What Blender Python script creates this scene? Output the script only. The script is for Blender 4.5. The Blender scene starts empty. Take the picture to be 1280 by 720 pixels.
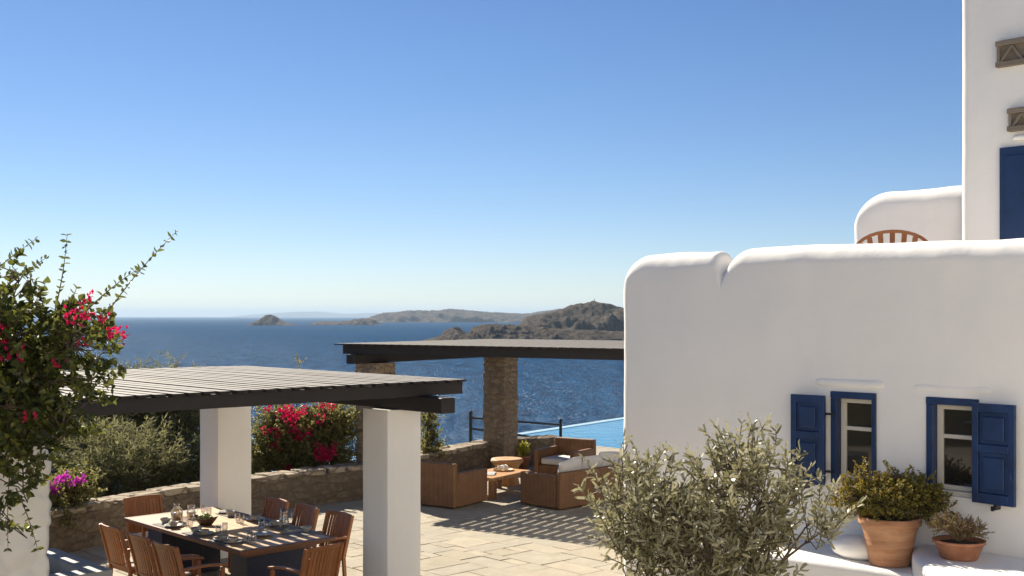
import bpy, bmesh, math, random
import numpy as np
from mathutils import Vector, Matrix, noise
random.seed(7); rng = np.random.default_rng(7)
S = bpy.context.scene; COL = S.collection
R = math.radians

# ------------------------------------------------------------------ camera, sky, sun, exposure
F = 1440.0; CH = 3.4; HOR = 395.0           # focal length in photo pixels, eye height above the patio, horizon row
cd = bpy.data.cameras.new('camera'); cam = bpy.data.objects.new('camera', cd); COL.objects.link(cam); S.camera = cam
cam.location = (0, 0, CH); cam.rotation_euler = (R(90), 0, 0)
cd.sensor_width = 36; cd.lens = 36*F/1280; cd.shift_y = (HOR-360)/1280; cd.clip_start = .1; cd.clip_end = 300000
SUN_AZ = -33.0; SUN_EL = 37.0               # degrees from +Y (negative: left) and above the horizon
w = bpy.data.worlds.new('World'); S.world = w; w.use_nodes = True
nt = w.node_tree; nt.nodes.clear()
sky = nt.nodes.new('ShaderNodeTexSky'); sky.sky_type = 'NISHITA'; sky.sun_disc = False
sky.sun_elevation = R(SUN_EL); sky.sun_rotation = R(SUN_AZ)
sky.altitude = 0; sky.air_density = .8; sky.dust_density = .05; sky.ozone_density = 2.0
bgn = nt.nodes.new('ShaderNodeBackground'); bgn.inputs['Strength'].default_value = .050
out = nt.nodes.new('ShaderNodeOutputWorld')
hs = nt.nodes.new('ShaderNodeHueSaturation'); hs.inputs['Saturation'].default_value = 1.17; hs.inputs['Hue'].default_value = .5; hs.inputs['Fac'].default_value = 1; nt.links.new(sky.outputs[0], hs.inputs['Color']); tn = nt.nodes.new('ShaderNodeMix'); tn.data_type = 'RGBA'; tn.blend_type = 'MULTIPLY'; tn.inputs[0].default_value = 1; tn.inputs[7].default_value = (.93, .93, 1.03, 1); nt.links.new(hs.outputs[0], tn.inputs[6]); nt.links.new(tn.outputs[2], bgn.inputs['Color']); nt.links.new(bgn.outputs[0], out.inputs['Surface'])
sl = bpy.data.lights.new('sun', 'SUN'); so = bpy.data.objects.new('sun', sl); COL.objects.link(so)
sl.energy = 5.0; sl.angle = R(.53); sl.color = (1, .90, .74)
sdir = Vector((math.sin(R(SUN_AZ))*math.cos(R(SUN_EL)), math.cos(R(SUN_AZ))*math.cos(R(SUN_EL)), math.sin(R(SUN_EL))))
so.rotation_euler = sdir.to_track_quat('Z', 'Y').to_euler(); so.location = (-20, 30, 40)
S.view_settings.view_transform = 'Standard'; S.view_settings.look = 'None'
S.view_settings.gamma = 1; S.view_settings.use_curve_mapping = False; S.view_settings.exposure = 1.0
S.cycles.use_denoising = True; S.cycles.max_bounces = 8; S.cycles.transparent_max_bounces = 12
S.cycles.diffuse_bounces = 4; S.cycles.volume_bounces = 0; S.cycles.sample_clamp_indirect = 6; S.cycles.caustics_refractive = False

# ------------------------------------------------------------------ helpers
RA = math.atan2(.681, .732)                 # main building grid: local x = A (away to the right), local y = B (away to the left)
A = Vector((math.cos(RA), math.sin(RA), 0)); B = Vector((-math.sin(RA), math.cos(RA), 0))
RA2 = R(57); A2 = Vector((math.cos(RA2), math.sin(RA2), 0)); B2 = Vector((-math.sin(RA2), math.cos(RA2), 0))
def gp(px, py, z=0):                        # point of the level z seen at a photo pixel
    d = F*(CH-z)/(py-HOR); return Vector(((px-640)/F*d, d, z))
def wp(px, py, d):                          # point at distance d seen at a photo pixel
    return Vector(((px-640)/F*d, d, CH-(py-HOR)/F*d))

def tag(o, label=None, cat=None, group=None, kind=None):
    if label: o['label'] = label
    if cat: o['category'] = cat
    if group: o['group'] = group
    if kind: o['kind'] = kind
    return o
def thing(name, loc, rz, label, cat, group=None):
    o = bpy.data.objects.new(name, None); COL.objects.link(o); o.location = loc; o.rotation_euler = (0, 0, rz); o.empty_display_size = .2
    return tag(o, label, cat, group)
def copy_tree(o, parent=None):
    c = o.copy(); COL.objects.link(c); c.parent = parent
    for ch in list(o.children): copy_tree(ch, c)
    return c
def dup(o, loc, rz, label=None, group=None):
    c = copy_tree(o); c.location = loc; c.rotation_euler = (0, 0, rz)
    if label: c['label'] = label
    if group: c['group'] = group
    return c

class MB:
    def __init__(s): s.v = []; s.f = []; s.sm = []
    def add(s, vs, fs, smooth=False):
        n = len(s.v); s.v += [tuple(p) for p in vs]; s.f += [tuple(i+n for i in f) for f in fs]; s.sm += [smooth]*len(fs); return s
    def box(s, c, d, M=None, rz=0, taper=1.0):
        x, y, z = d[0]/2, d[1]/2, d[2]/2
        vs = [Vector((a*x*(taper if k < 0 else 1), b*y*(taper if k < 0 else 1), k*z)) for k in (-1, 1) for a, b in ((-1, -1), (1, -1), (1, 1), (-1, 1))]
        if M is None: M = Matrix.Rotation(rz, 3, 'Z')
        vs = [M @ p + Vector(c) for p in vs]
        return s.add(vs, [(3, 2, 1, 0), (4, 5, 6, 7), (0, 1, 5, 4), (1, 2, 6, 5), (2, 3, 7, 6), (3, 0, 4, 7)])
    def b2(s, lo, hi): return s.box([(a+b)/2 for a, b in zip(lo, hi)], [b-a for a, b in zip(lo, hi)])
    def bar(s, p, q, w, h=None):            # square bar between two points, h measured upwards
        p = Vector(p); q = Vector(q); h = h or w; d = (q-p); L = d.length; d = d/L
        up = Vector((0, 0, 1)) if abs(d.z) < .98 else Vector((0, 1, 0)); sx = d.cross(up).normalized(); u = sx.cross(d)
        M = Matrix((d, sx, u)).transposed(); return s.box((p+q)/2, (L, w, h), M)
    def tube(s, pts, rad, n=8, cap=True, smooth=True):
        pts = [Vector(p) for p in pts]; m = len(pts)
        if not hasattr(rad, '__len__'): rad = [rad]*m
        vs = []; prev = None
        for i, p in enumerate(pts):
            t = (pts[min(i+1, m-1)]-pts[max(i-1, 0)])
            t = t.normalized() if t.length > 1e-9 else Vector((0, 0, 1))
            ref = prev if prev is not None else (Vector((0, 0, 1)) if abs(t.z) < .9 else Vector((1, 0, 0)))
            a = (ref - t*ref.dot(t)); a = a.normalized() if a.length > 1e-6 else t.orthogonal().normalized(); prev = a; b = t.cross(a)
            vs += [p+(a*math.cos(2*math.pi*k/n)+b*math.sin(2*math.pi*k/n))*rad[i] for k in range(n)]
        fs = [(i*n+k, i*n+(k+1) % n, (i+1)*n+(k+1) % n, (i+1)*n+k) for i in range(m-1) for k in range(n)]
        s.add(vs, fs, smooth)
        if cap: s.add(vs[:n], [tuple(range(n))[::-1]]); s.add(vs[-n:], [tuple(range(n))])
        return s
    def lathe(s, prof, n=32, c=(0, 0, 0), sx=1, sy=1, smooth=True):
        c = Vector(c); vs = []
        for r, z in prof: vs += [c+Vector((r*sx*math.cos(2*math.pi*k/n), r*sy*math.sin(2*math.pi*k/n), z)) for k in range(n)]
        fs = [(i*n+k, i*n+(k+1) % n, (i+1)*n+(k+1) % n, (i+1)*n+k) for i in range(len(prof)-1) for k in range(n)]
        return s.add(vs, fs, smooth)
    def prism(s, poly, z0, z1):
        n = len(poly); vs = [(x, y, z0) for x, y in poly]+[(x, y, z1) for x, y in poly]
        return s.add(vs, [tuple(range(n))[::-1], tuple(range(n, 2*n))]+[(i, (i+1) % n, n+(i+1) % n, n+i) for i in range(n)])
    def build(s, name, mat, parent=None, bevel=0, seg=2, loc=None, rz=None, sub=0):
        me = bpy.data.meshes.new(name); me.from_pydata(s.v, [], s.f); me.materials.append(mat)
        me.polygons.foreach_set('use_smooth', s.sm); me.update()
        o = bpy.data.objects.new(name, me); COL.objects.link(o); o.parent = parent
        if loc is not None: o.location = loc
        if rz is not None: o.rotation_euler = (0, 0, rz)
        if bevel:
            b = o.modifiers.new('bevel', 'BEVEL'); b.width = bevel; b.segments = seg; b.limit_method = 'ANGLE'; b.angle_limit = R(40); b.harden_normals = False
            me.polygons.foreach_set('use_smooth', [True]*len(me.polygons))
            wn = o.modifiers.new('wn', 'WEIGHTED_NORMAL'); wn.keep_sharp = True
        if sub:
            m = o.modifiers.new('sub', 'SUBSURF'); m.levels = m.render_levels = sub
        return o
def np_mesh(name, V, Fq, mat, parent=None, smooth=False):   # V (n,3) array, Fq (m,k) array
    me = bpy.data.meshes.new(name); m, k = Fq.shape
    me.vertices.add(len(V)); me.vertices.foreach_set('co', np.asarray(V, 'f4').ravel())
    me.loops.add(m*k); me.loops.foreach_set('vertex_index', Fq.ravel().astype('i4'))
    me.polygons.add(m); me.polygons.foreach_set('loop_start', (np.arange(m)*k).astype('i4')); me.polygons.foreach_set('loop_total', np.full(m, k, 'i4'))
    me.polygons.foreach_set('use_smooth', np.full(m, smooth)); me.update(calc_edges=True); me.validate(); me.materials.append(mat)
    o = bpy.data.objects.new(name, me); COL.objects.link(o); o.parent = parent; return o
def grid_mesh(name, P, mat, parent=None, smooth=True, wrap=False):   # P (a,b,3)
    a, b = P.shape[:2]; idx = np.arange(a*b).reshape(a, b)
    if wrap: idx = np.concatenate([idx, idx[:, :1]], 1)
    q = np.stack([idx[:-1, :-1], idx[1:, :-1], idx[1:, 1:], idx[:-1, 1:]], -1).reshape(-1, 4)
    return np_mesh(name, P.reshape(-1, 3), q, mat, parent, smooth)
def fbm(x, y, z=0, o=4): return noise.fractal(Vector((x, y, z)), 1.0, 2.0, o)

# ------------------------------------------------------------------ materials
class N:
    def __init__(s, name):
        s.m = bpy.data.materials.new(name); s.m.use_nodes = True; s.t = s.m.node_tree; s.t.nodes.clear()
        s.o = s.n('OutputMaterial'); s.tc = s.n('TexCoord')
    def n(s, t, **k):
        x = s.t.nodes.new('ShaderNode'+t)
        for a, v in k.items(): setattr(x, a, v)
        return x
    def l(s, a, b): s.t.links.new(a, b)
    def set(s, node, **k):
        for a, v in k.items():
            i = node.inputs[a.replace('_', ' ')]
            if hasattr(v, 'links') or hasattr(v, 'is_linked'): s.l(v, i)
            else: i.default_value = v if not (isinstance(v, tuple) and len(v) == 3 and i.type == 'RGBA') else (*v, 1)
        return node
    def mapping(s, scale=(1, 1, 1), rot=(0, 0, 0), src='Object'):
        m = s.n('Mapping'); m.inputs['Scale'].default_value = scale; m.inputs['Rotation'].default_value = rot; s.l(s.tc.outputs[src], m.inputs[0]); return m.outputs[0]
    def noise(s, scale, detail=4, vec=None, rough=.55, dist=0):
        x = s.n('TexNoise'); s.set(x, Scale=scale, Detail=detail, Roughness=rough, Distortion=dist); s.l(vec or s.tc.outputs['Object'], x.inputs['Vector']); return x.outputs['Fac']
    def ramp(s, fac, stops, interp='LINEAR'):
        r = s.n('ValToRGB'); r.color_ramp.interpolation = interp; e = r.color_ramp.elements
        while len(e) < len(stops): e.new(.5)
        for i, (p, c) in enumerate(stops): e[i].position = p; e[i].color = (*c, 1) if len(c) == 3 else c
        s.l(fac, r.inputs[0]); return r.outputs[0]
    def mix(s, fac, a, b, mode='MIX'):
        m = s.n('Mix', data_type='RGBA', blend_type=mode); 
        for i, v in ((0, fac), (6, a), (7, b)):
            if hasattr(v, 'is_linked'): s.l(v, m.inputs[i])
            else: m.inputs[i].default_value = v if i == 0 else (*v, 1)
        return m.outputs[2]
    def math(s, op, a, b=0, c=None):
        m = s.n('Math', operation=op)
        for i, v in enumerate((a, b) if c is None else (a, b, c)):
            if hasattr(v, 'is_linked'): s.l(v, m.inputs[i])
            else: m.inputs[i].default_value = v
        return m.outputs[0]
    def bump(s, h, strength=.3, dist=.02, prev=None):
        b = s.n('Bump'); s.set(b, Height=h, Strength=strength, Distance=dist)
        if prev: s.l(prev, b.inputs['Normal'])
        return b.outputs[0]
    def pbr(s, **k):
        p = s.n('BsdfPrincipled'); s.set(p, **k); s.l(p.outputs[0], s.o.inputs['Surface']); return p
def v3(c, k): return tuple(min(1, x*k) for x in c)
def simple(name, col, rough=.6, var=.25, scale=6, bump=.15, bs=60, bd=.004, metal=0, spec=.5):
    g = N(name); f = g.noise(scale, 5, rough=.65)
    c = g.ramp(f, [(.3, v3(col, 1-var)), (.7, v3(col, 1+var))])
    nb = g.bump(g.noise(bs, 4), bump, bd)
    g.pbr(Base_Color=c, Roughness=rough, Normal=nb, Metallic=metal, Specular_IOR_Level=spec); return g.m
def plaster(name, col=(.87, .845, .80)):
    g = N(name); f = g.noise(.9, 6, rough=.65)
    c = g.ramp(f, [(.3, v3(col, .965)), (.72, v3(col, 1.02))])
    streak = g.noise(3, 4, g.mapping((1.6, 1.6, .25)))
    c = g.mix(g.ramp(streak, [(.5, (0, 0, 0)), (.8, (.12, .12, .12))]), c, v3(col, .86))
    b1 = g.bump(g.noise(2.2, 4, rough=.5), .28, .05); b2 = g.bump(g.noise(26, 5, rough=.6), .3, .006, b1)
    g.pbr(Base_Color=c, Roughness=.85, Normal=b2, Specular_IOR_Level=.3); return g.m
def wood(name, col, col2, rough=.55, axis=0, bump=.3, scale=1.0):
    g = N(name); sc = [22*scale]*3; sc[axis] = 1.2*scale
    f = g.noise(1, 6, g.mapping(tuple(sc)), rough=.6, dist=.6); big = g.noise(2.3, 3)
    c = g.ramp(f, [(.25, col2), (.75, col)]); c = g.mix(g.ramp(big, [(.35, (0, 0, 0)), (.75, (.5, .5, .5))]), c, v3(col2, .8))
    oi = g.n('ObjectInfo'); geo = g.n('NewGeometry')
    c = g.mix(.35, c, g.ramp(geo.outputs['Random Per Island'], [(0, v3(col, .6)), (1, v3(col, 1.3))]), 'MIX')
    g.pbr(Base_Color=c, Roughness=rough, Normal=g.bump(f, bump, .004)); return g.m
def rubble(name, cols, mortar, scale=3.4, bump=1.0):
    g = N(name); wob = g.n('TexNoise'); g.set(wob, Scale=5.0, Detail=3.0); g.l(g.tc.outputs['Object'], wob.inputs['Vector'])
    mp = g.mapping((.8, .8, 1.75)); ad = g.n('VectorMath', operation='MULTIPLY_ADD'); g.l(wob.outputs['Color'], ad.inputs[0]); ad.inputs[1].default_value = (.16, .16, .16); g.l(mp, ad.inputs[2])
    v = g.n('TexVoronoi', feature='F1'); g.set(v, Scale=scale, Randomness=.9); g.l(ad.outputs[0], v.inputs['Vector'])
    e = g.n('TexVoronoi', feature='DISTANCE_TO_EDGE'); g.set(e, Scale=scale, Randomness=.9); g.l(ad.outputs[0], e.inputs['Vector'])
    sep = g.n('SeparateColor'); g.l(v.outputs['Color'], sep.inputs[0])
    c = g.ramp(sep.outputs[0], [(i/(len(cols)-1), k) for i, k in enumerate(cols)])
    c = g.mix(.6, c, g.ramp(g.noise(11, 7, rough=.75), [(.3, v3(cols[0], .55)), (.72, v3(cols[-1], 1.15))]))
    em = g.ramp(e.outputs['Distance'], [(.01, (0, 0, 0)), (.10, (1, 1, 1))])
    c = g.mix(em, mortar, c)
    h = g.math('ADD', g.math('MULTIPLY', g.math('MINIMUM', e.outputs['Distance'], .16), 5.0), g.math('MULTIPLY', g.noise(22, 5, rough=.65), .35))
    g.pbr(Base_Color=c, Roughness=.9, Normal=g.bump(h, bump, .035), Specular_IOR_Level=.2); return g.m
def leafmat(name, stops, under=None, rough=.45, trans=.25):
    g = N(name); geo = g.n('NewGeometry'); c = g.ramp(geo.outputs['Random Per Island'], stops)
    if under: c = g.mix(geo.outputs['Backfacing'], c, g.mix(.3, under, c))
    p = g.n('BsdfPrincipled'); g.set(p, Base_Color=c, Roughness=rough, Specular_IOR_Level=.45)
    t = g.n('BsdfTranslucent'); g.l(g.mix(.5, c, v3(stops[-1][1], 1.6)), t.inputs['Color'])
    mx = g.n('MixShader'); mx.inputs[0].default_value = trans; g.l(p.outputs[0], mx.inputs[1]); g.l(t.outputs[0], mx.inputs[2]); g.l(mx.outputs[0], g.o.inputs['Surface']); return g.m

M = {}
M['plaster'] = plaster('white_plaster')
M['limewash'] = plaster('limewash_on_stone', (.74, .71, .65))
M['darkwood'] = wood('dark_stained_wood', (.030, .022, .018), (.014, .011, .010), .6, 0, .5)
M['darkwoody'] = wood('dark_stained_wood_y', (.030, .022, .018), (.014, .011, .010), .6, 1, .5)
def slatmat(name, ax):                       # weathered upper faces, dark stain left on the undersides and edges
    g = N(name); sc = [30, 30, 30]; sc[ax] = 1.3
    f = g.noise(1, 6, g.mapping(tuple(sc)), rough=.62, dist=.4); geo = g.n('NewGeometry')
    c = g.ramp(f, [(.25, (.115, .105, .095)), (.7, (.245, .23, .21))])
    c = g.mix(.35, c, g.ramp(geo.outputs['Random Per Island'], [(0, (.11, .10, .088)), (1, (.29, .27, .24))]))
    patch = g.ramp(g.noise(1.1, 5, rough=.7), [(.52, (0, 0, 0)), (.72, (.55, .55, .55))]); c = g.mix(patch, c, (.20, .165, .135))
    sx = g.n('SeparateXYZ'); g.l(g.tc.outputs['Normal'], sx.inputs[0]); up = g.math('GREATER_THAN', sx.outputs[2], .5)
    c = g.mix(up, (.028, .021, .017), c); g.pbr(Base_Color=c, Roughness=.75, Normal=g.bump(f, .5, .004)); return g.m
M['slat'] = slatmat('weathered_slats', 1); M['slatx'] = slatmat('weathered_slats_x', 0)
M['teak'] = wood('teak', (.37, .14, .042), (.20, .068, .021), .5, 2)
M['teakx'] = wood('teak_x', (.37, .14, .042), (.20, .068, .021), .5, 0)
M['teaky'] = wood('teak_y', (.37, .14, .042), (.20, .068, .021), .5, 1)
M['tabletop'] = wood('pale_teak_boards', (.60, .40, .21), (.40, .24, .115), .45, 1)
M['tableedge'] = wood('table_edge_teak', (.20, .085, .035), (.10, .04, .018), .5, 1)
M['blue'] = simple('navy_blue_paint', (.011, .034, .105), .4, .3, 5, .12, 40, .003)
M['white_paint'] = simple('cream_window_paint', (.62, .58, .50), .4, .06, 6, .08)
M['glass_dark'] = None
g = N('window_glass'); p = g.pbr(Base_Color=(.02, .02, .018), Roughness=.03, Specular_IOR_Level=.9); M['pane'] = g.m
M['iron'] = simple('black_iron', (.012, .012, .014), .45, .2, 9, .2)
M['cement'] = simple('polished_grey_cement', (.34, .33, .315), .6, .14, 3, .25, 30, .004)
M['cushion'] = simple('white_cushion_fabric', (.66, .63, .60), .9, .06, 4, .5, 9, .03)
M['seatfab'] = simple('grey_seat_fabric', (.42, .37, .32), .9, .1, 8, .3, 90)
M['ceramic'] = simple('grey_ceramic', (.32, .31, .29), .35, .1, 8, .05)
M['mat'] = simple('grey_woven_mat', (.22, .215, .21), .9, .12, 30, .4, 160)
M['white_ceramic'] = simple('white_ceramic', (.75, .73, .70), .3, .05, 8, .05)
M['soil'] = simple('dry_soil', (.05, .033, .022), .95, .4, 20, .8, 40, .02)
M['vent'] = wood('carved_stone_slab', (.26, .215, .165), (.13, .105, .08), .9, 0, .6, .6)
M['paper'] = simple('magazine_paper', (.55, .55, .57), .4, .3, 22, .05)
M['navytile'] = None
g = N('navy_tile'); b = g.n('TexVoronoi', feature='DISTANCE_TO_EDGE'); g.set(b, Scale=22.0); g.l(g.tc.outputs['Object'], b.inputs['Vector'])
g.pbr(Base_Color=g.mix(g.ramp(b.outputs['Distance'], [(.02, (0, 0, 0)), (.06, (1, 1, 1))]), (.022, .024, .035), (.008, .012, .038)), Roughness=.5); M['navytile'] = g.m
# terracotta
g = N('terracotta'); n1 = g.noise(1, 5, g.mapping((2, 2, 16)), rough=.6, dist=.8)
c = g.ramp(n1, [(.3, (.36, .155, .072)), (.72, (.58, .33, .185))]); c = g.mix(g.ramp(g.noise(5, 5, rough=.7), [(.55, (0, 0, 0)), (.8, (.5, .5, .5))]), c, (.62, .46, .33))
g.pbr(Base_Color=c, Roughness=.8, Normal=g.bump(n1, .35, .01)); M['terra'] = g.m
g = N('red_terracotta'); c = g.ramp(g.noise(9, 5), [(.3, (.30, .115, .055)), (.7, (.42, .19, .10))]); g.pbr(Base_Color=c, Roughness=.8, Normal=g.bump(g.noise(30, 4), .3, .006)); M['terra2'] = g.m
# rubble stone
M['rubble'] = rubble('rubble_stone', [(.085, .062, .042), (.15, .11, .075), (.20, .155, .105), (.11, .085, .062), (.25, .195, .135)], (.135, .103, .07), 4.0, .7)
M['colstone'] = rubble('dry_stone_column', [(.16, .12, .085), (.28, .21, .15), (.37, .295, .215), (.21, .16, .12), (.40, .32, .22)], (.23, .175, .122), 4.6, .7)
M['coping'] = rubble('flat_coping_stones', [(.34, .28, .20), (.42, .36, .27), (.50, .43, .33), (.38, .31, .23)], (.19, .15, .105), 2.6, .8)
M['bark'] = simple('bark', (.10, .075, .05), .9, .35, 20, .7, 40, .01)
M['twig'] = simple('green_brown_twig', (.11, .085, .045), .8, .3, 20, .2)
# wicker
def wicker(name, col, k=1.0):
    g = N(name); sx = g.n('SeparateXYZ'); g.l(g.tc.outputs['Object'], sx.inputs[0])
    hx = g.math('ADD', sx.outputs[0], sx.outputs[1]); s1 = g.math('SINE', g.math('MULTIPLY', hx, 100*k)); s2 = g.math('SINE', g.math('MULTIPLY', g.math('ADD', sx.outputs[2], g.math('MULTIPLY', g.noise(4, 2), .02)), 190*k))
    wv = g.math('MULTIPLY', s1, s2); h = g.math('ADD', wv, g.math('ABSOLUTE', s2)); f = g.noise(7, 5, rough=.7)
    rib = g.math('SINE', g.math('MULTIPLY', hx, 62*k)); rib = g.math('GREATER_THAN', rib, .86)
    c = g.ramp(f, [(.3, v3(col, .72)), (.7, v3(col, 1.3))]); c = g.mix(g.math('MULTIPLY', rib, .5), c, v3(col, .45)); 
    c = g.mix(g.math('MULTIPLY', g.math('GREATER_THAN', wv, .2), .5), c, v3(col, 2.0)); c = g.mix(g.math('MULTIPLY', g.math('LESS_THAN', wv, -.35), .6), c, v3(col, .4))  # relief shading of the weave put into the colour: light strands, dark grooves
    g.pbr(Base_Color=c, Roughness=.55, Normal=g.bump(h, .6, .006)); return g.m
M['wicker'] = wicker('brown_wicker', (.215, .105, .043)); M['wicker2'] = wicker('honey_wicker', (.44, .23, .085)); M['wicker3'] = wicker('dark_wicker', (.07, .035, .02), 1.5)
# paving slabs
g = N('paving_slab'); geo = g.n('NewGeometry')
c = g.ramp(geo.outputs['Random Per Island'], [(0, (.25, .215, .16)), (.3, (.385, .335, .25)), (.55, (.32, .29, .235)), (.8, (.44, .38, .275)), (1, (.30, .28, .235))])
c = g.mix(.5, c, g.ramp(g.noise(3.5, 6, rough=.7, dist=.5), [(.3, (.25, .22, .165)), (.7, (.44, .39, .305))]))
c = g.mix(g.ramp(g.noise(1.3, 5, rough=.7), [(.55, (0, 0, 0)), (.75, (.55, .55, .55))]), c, (.29, .265, .22))
c = g.mix(g.ramp(g.noise(19, 6, rough=.75), [(.58, (0, 0, 0)), (.7, (.5, .5, .5))]), c, (.24, .20, .145))
g.pbr(Base_Color=c, Roughness=.8, Normal=g.bump(g.noise(9, 6, rough=.7), .55, .015), Specular_IOR_Level=.3); M['paving'] = g.m
M['joint'] = simple('sandy_joint', (.25, .21, .155), .95, .3, 9, .4)
# sea
g = N('sea_water'); mp = g.mapping((1, 1, 1)); mp2 = g.mapping((1, .6, 1), (0, 0, R(25)))
w1 = g.noise(.035, 4, mp2, rough=.6); w2 = g.noise(.42, 5, mp2, rough=.7); w3 = g.noise(.004, 3, mp)
b1 = g.bump(w1, .6, 5.0); b2 = g.bump(w2, 1.0, 1.6, b1)
c = g.ramp(g.noise(.0011, 4, g.mapping((1, 2.2, 1)), rough=.6), [(.35, (.006, .040, .112)), (.7, (.011, .060, .155))])
wv_ = g.noise(1, 7, g.mapping((.09, .016, 1), (0, 0, R(6))), rough=.8); df = g.n('BsdfDiffuse'); g.l(g.mix(g.ramp(wv_, [(.38, (0, 0, 0)), (.64, (1, 1, 1))]), g.mix(.75, c, (.002, .016, .045)), g.mix(.55, c, (.016, .090, .215))), df.inputs[0]); g.l(b2, df.inputs['Normal']); gl_ = g.n('BsdfGlossy'); gl_.inputs['Roughness'].default_value = .19; g.l(b2, gl_.inputs['Normal']); gl_.inputs[0].default_value = (.78, .9, 1, 1)  # dark and bright streaks: shading of the wave slopes put into the water colour
mx = g.n('MixShader'); g.l(g.ramp(g.noise(1, 8, g.mapping((.22, .035, 1)), rough=.85), [(.40, (.015, .015, .015)), (.56, (.045, .045, .045)), (.68, (.26, .26, .26))]), mx.inputs[0]); g.l(df.outputs[0], mx.inputs[1]); g.l(gl_.outputs[0], mx.inputs[2]); g.l(mx.outputs[0], g.o.inputs['Surface']); M['sea'] = g.m  # gloss share raised in streaks to imitate sun glitter
g = N('pool_water'); c = g.ramp(g.noise(.9, 3), [(.3, (.02, .17, .31)), (.7, (.04, .25, .40))])
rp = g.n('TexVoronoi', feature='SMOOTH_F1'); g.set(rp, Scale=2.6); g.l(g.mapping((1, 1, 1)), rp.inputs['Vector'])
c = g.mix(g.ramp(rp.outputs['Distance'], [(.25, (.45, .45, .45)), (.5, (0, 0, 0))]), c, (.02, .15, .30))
g.pbr(Base_Color=c, Roughness=.08, IOR=1.333, Specular_IOR_Level=.25, Normal=g.bump(g.noise(2.4, 4, rough=.6), .18, .08)); M['pool'] = g.m
M['pooledge'] = simple('pool_rim_tiles', (.42, .58, .64), .3, .1, 4, .1)
# land
def land(name, a, b, c_, s=1.0):
    g = N(name); n1 = g.noise(.05*s, 9, rough=.78); n2 = g.noise(.006*s, 5, rough=.6)
    c = g.ramp(n1, [(.34, a), (.5, b), (.68, c_)]); c = g.mix(g.ramp(n2, [(.4, (0, 0, 0)), (.65, (.6, .6, .6))]), c, v3(b, .7))
    dots = g.ramp(g.noise(.12*s, 3, rough=.5), [(.5, (0, 0, 0)), (.62, (.4, .4, .4))]); c = g.mix(dots, c, v3(a, .6))
    g.pbr(Base_Color=c, Roughness=.95, Normal=g.bump(n1, 1.0, 14/s), Specular_IOR_Level=.1); return g.m
M['land'] = land('dry_headland', (.034, .026, .018), (.095, .070, .050), (.23, .185, .145))
M['slope'] = land('scrub_slope', (.05, .045, .025), (.10, .085, .05), (.18, .15, .10), 30)
# leaves
M['olive'] = leafmat('olive_leaf', [(0, (.10, .098, .042)), (.5, (.18, .172, .082)), (1, (.27, .255, .135))], (.42, .39, .27), .38, .32)
M['boug'] = leafmat('bougainvillea_leaf', [(0, (.022, .034, .009)), (.6, (.06, .078, .016)), (1, (.15, .155, .03))], None, .4, .42)
M['boug2'] = leafmat('sunny_bougainvillea_leaf', [(0, (.06, .065, .018)), (.5, (.14, .14, .04)), (1, (.28, .26, .085))], None, .4, .45)  # lighter copy of the leaf, sunlight put into its colour
M['pink'] = leafmat('magenta_bract', [(0, (.32, .004, .045)), (1, (.60, .014, .10))], None, .6, .45)
M['purple'] = leafmat('purple_bract', [(0, (.36, .02, .30)), (1, (.62, .06, .52))], None, .6, .45)
M['tamarisk'] = leafmat('tamarisk_spray', [(0, (.06, .066, .026)), (.6, (.14, .142, .062)), (1, (.26, .25, .12))], None, .7, .45)
M['potleaf'] = leafmat('pot_shrub_leaf', [(0, (.10, .105, .018)), (.55, (.22, .215, .035)), (.88, (.34, .32, .06)), (1, (.28, .16, .035))], None, .45, .4)
M['dryleaf'] = leafmat('dry_stem', [(0, (.16, .10, .05)), (.6, (.30, .20, .12)), (1, (.22, .20, .06))], None, .8, .2)
M['yellow'] = leafmat('yellow_green_leaf', [(0, (.20, .22, .02)), (1, (.42, .38, .04))], None, .5, .3)

def glass(name, col=(1, 1, 1), rough=.0):
    g = N(name); gl = g.n('BsdfGlass'); g.set(gl, Color=col, Roughness=rough, IOR=1.2); tr = g.n('BsdfTransparent')
    gs = g.n('BsdfGlossy'); gs.inputs['Roughness'].default_value = .03; fr = g.n('LayerWeight'); fr.inputs[0].default_value = .35
    mx = g.n('MixShader'); g.l(g.math('ADD', g.math('MULTIPLY', fr.outputs['Facing'], .6), .08), mx.inputs[0]); tr.inputs[0].default_value = (*v3(col, .93), 1)
    g.l(tr.outputs[0], mx.inputs[1]); g.l(gs.outputs[0], mx.inputs[2]); g.l(mx.outputs[0], g.o.inputs['Surface']); return g.m
M['glass'] = glass('clear_glass')
M['juice'] = simple('pale_juice', (.62, .44, .20), .2, .1, 5, 0); M['milk'] = simple('milk', (.72, .66, .56), .3, .05, 5, 0)
M['fruit'] = simple('green_fruit', (.25, .28, .08), .4, .4, 12, .1)

# ------------------------------------------------------------------ sea, hillside, islands, haze
SEA = -40.0
m = MB(); X = [-60000, -8000, -1500, 1500, 8000, 60000]; Y = [-3000, 60, 1200, 6000, 20000, 60000]
m.add([(x, y, SEA) for y in Y for x in X], [(j*6+i, j*6+i+1, (j+1)*6+i+1, (j+1)*6+i) for j in range(5) for i in range(5)])
tag(m.build('sea', M['sea']), kind='structure')

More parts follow.
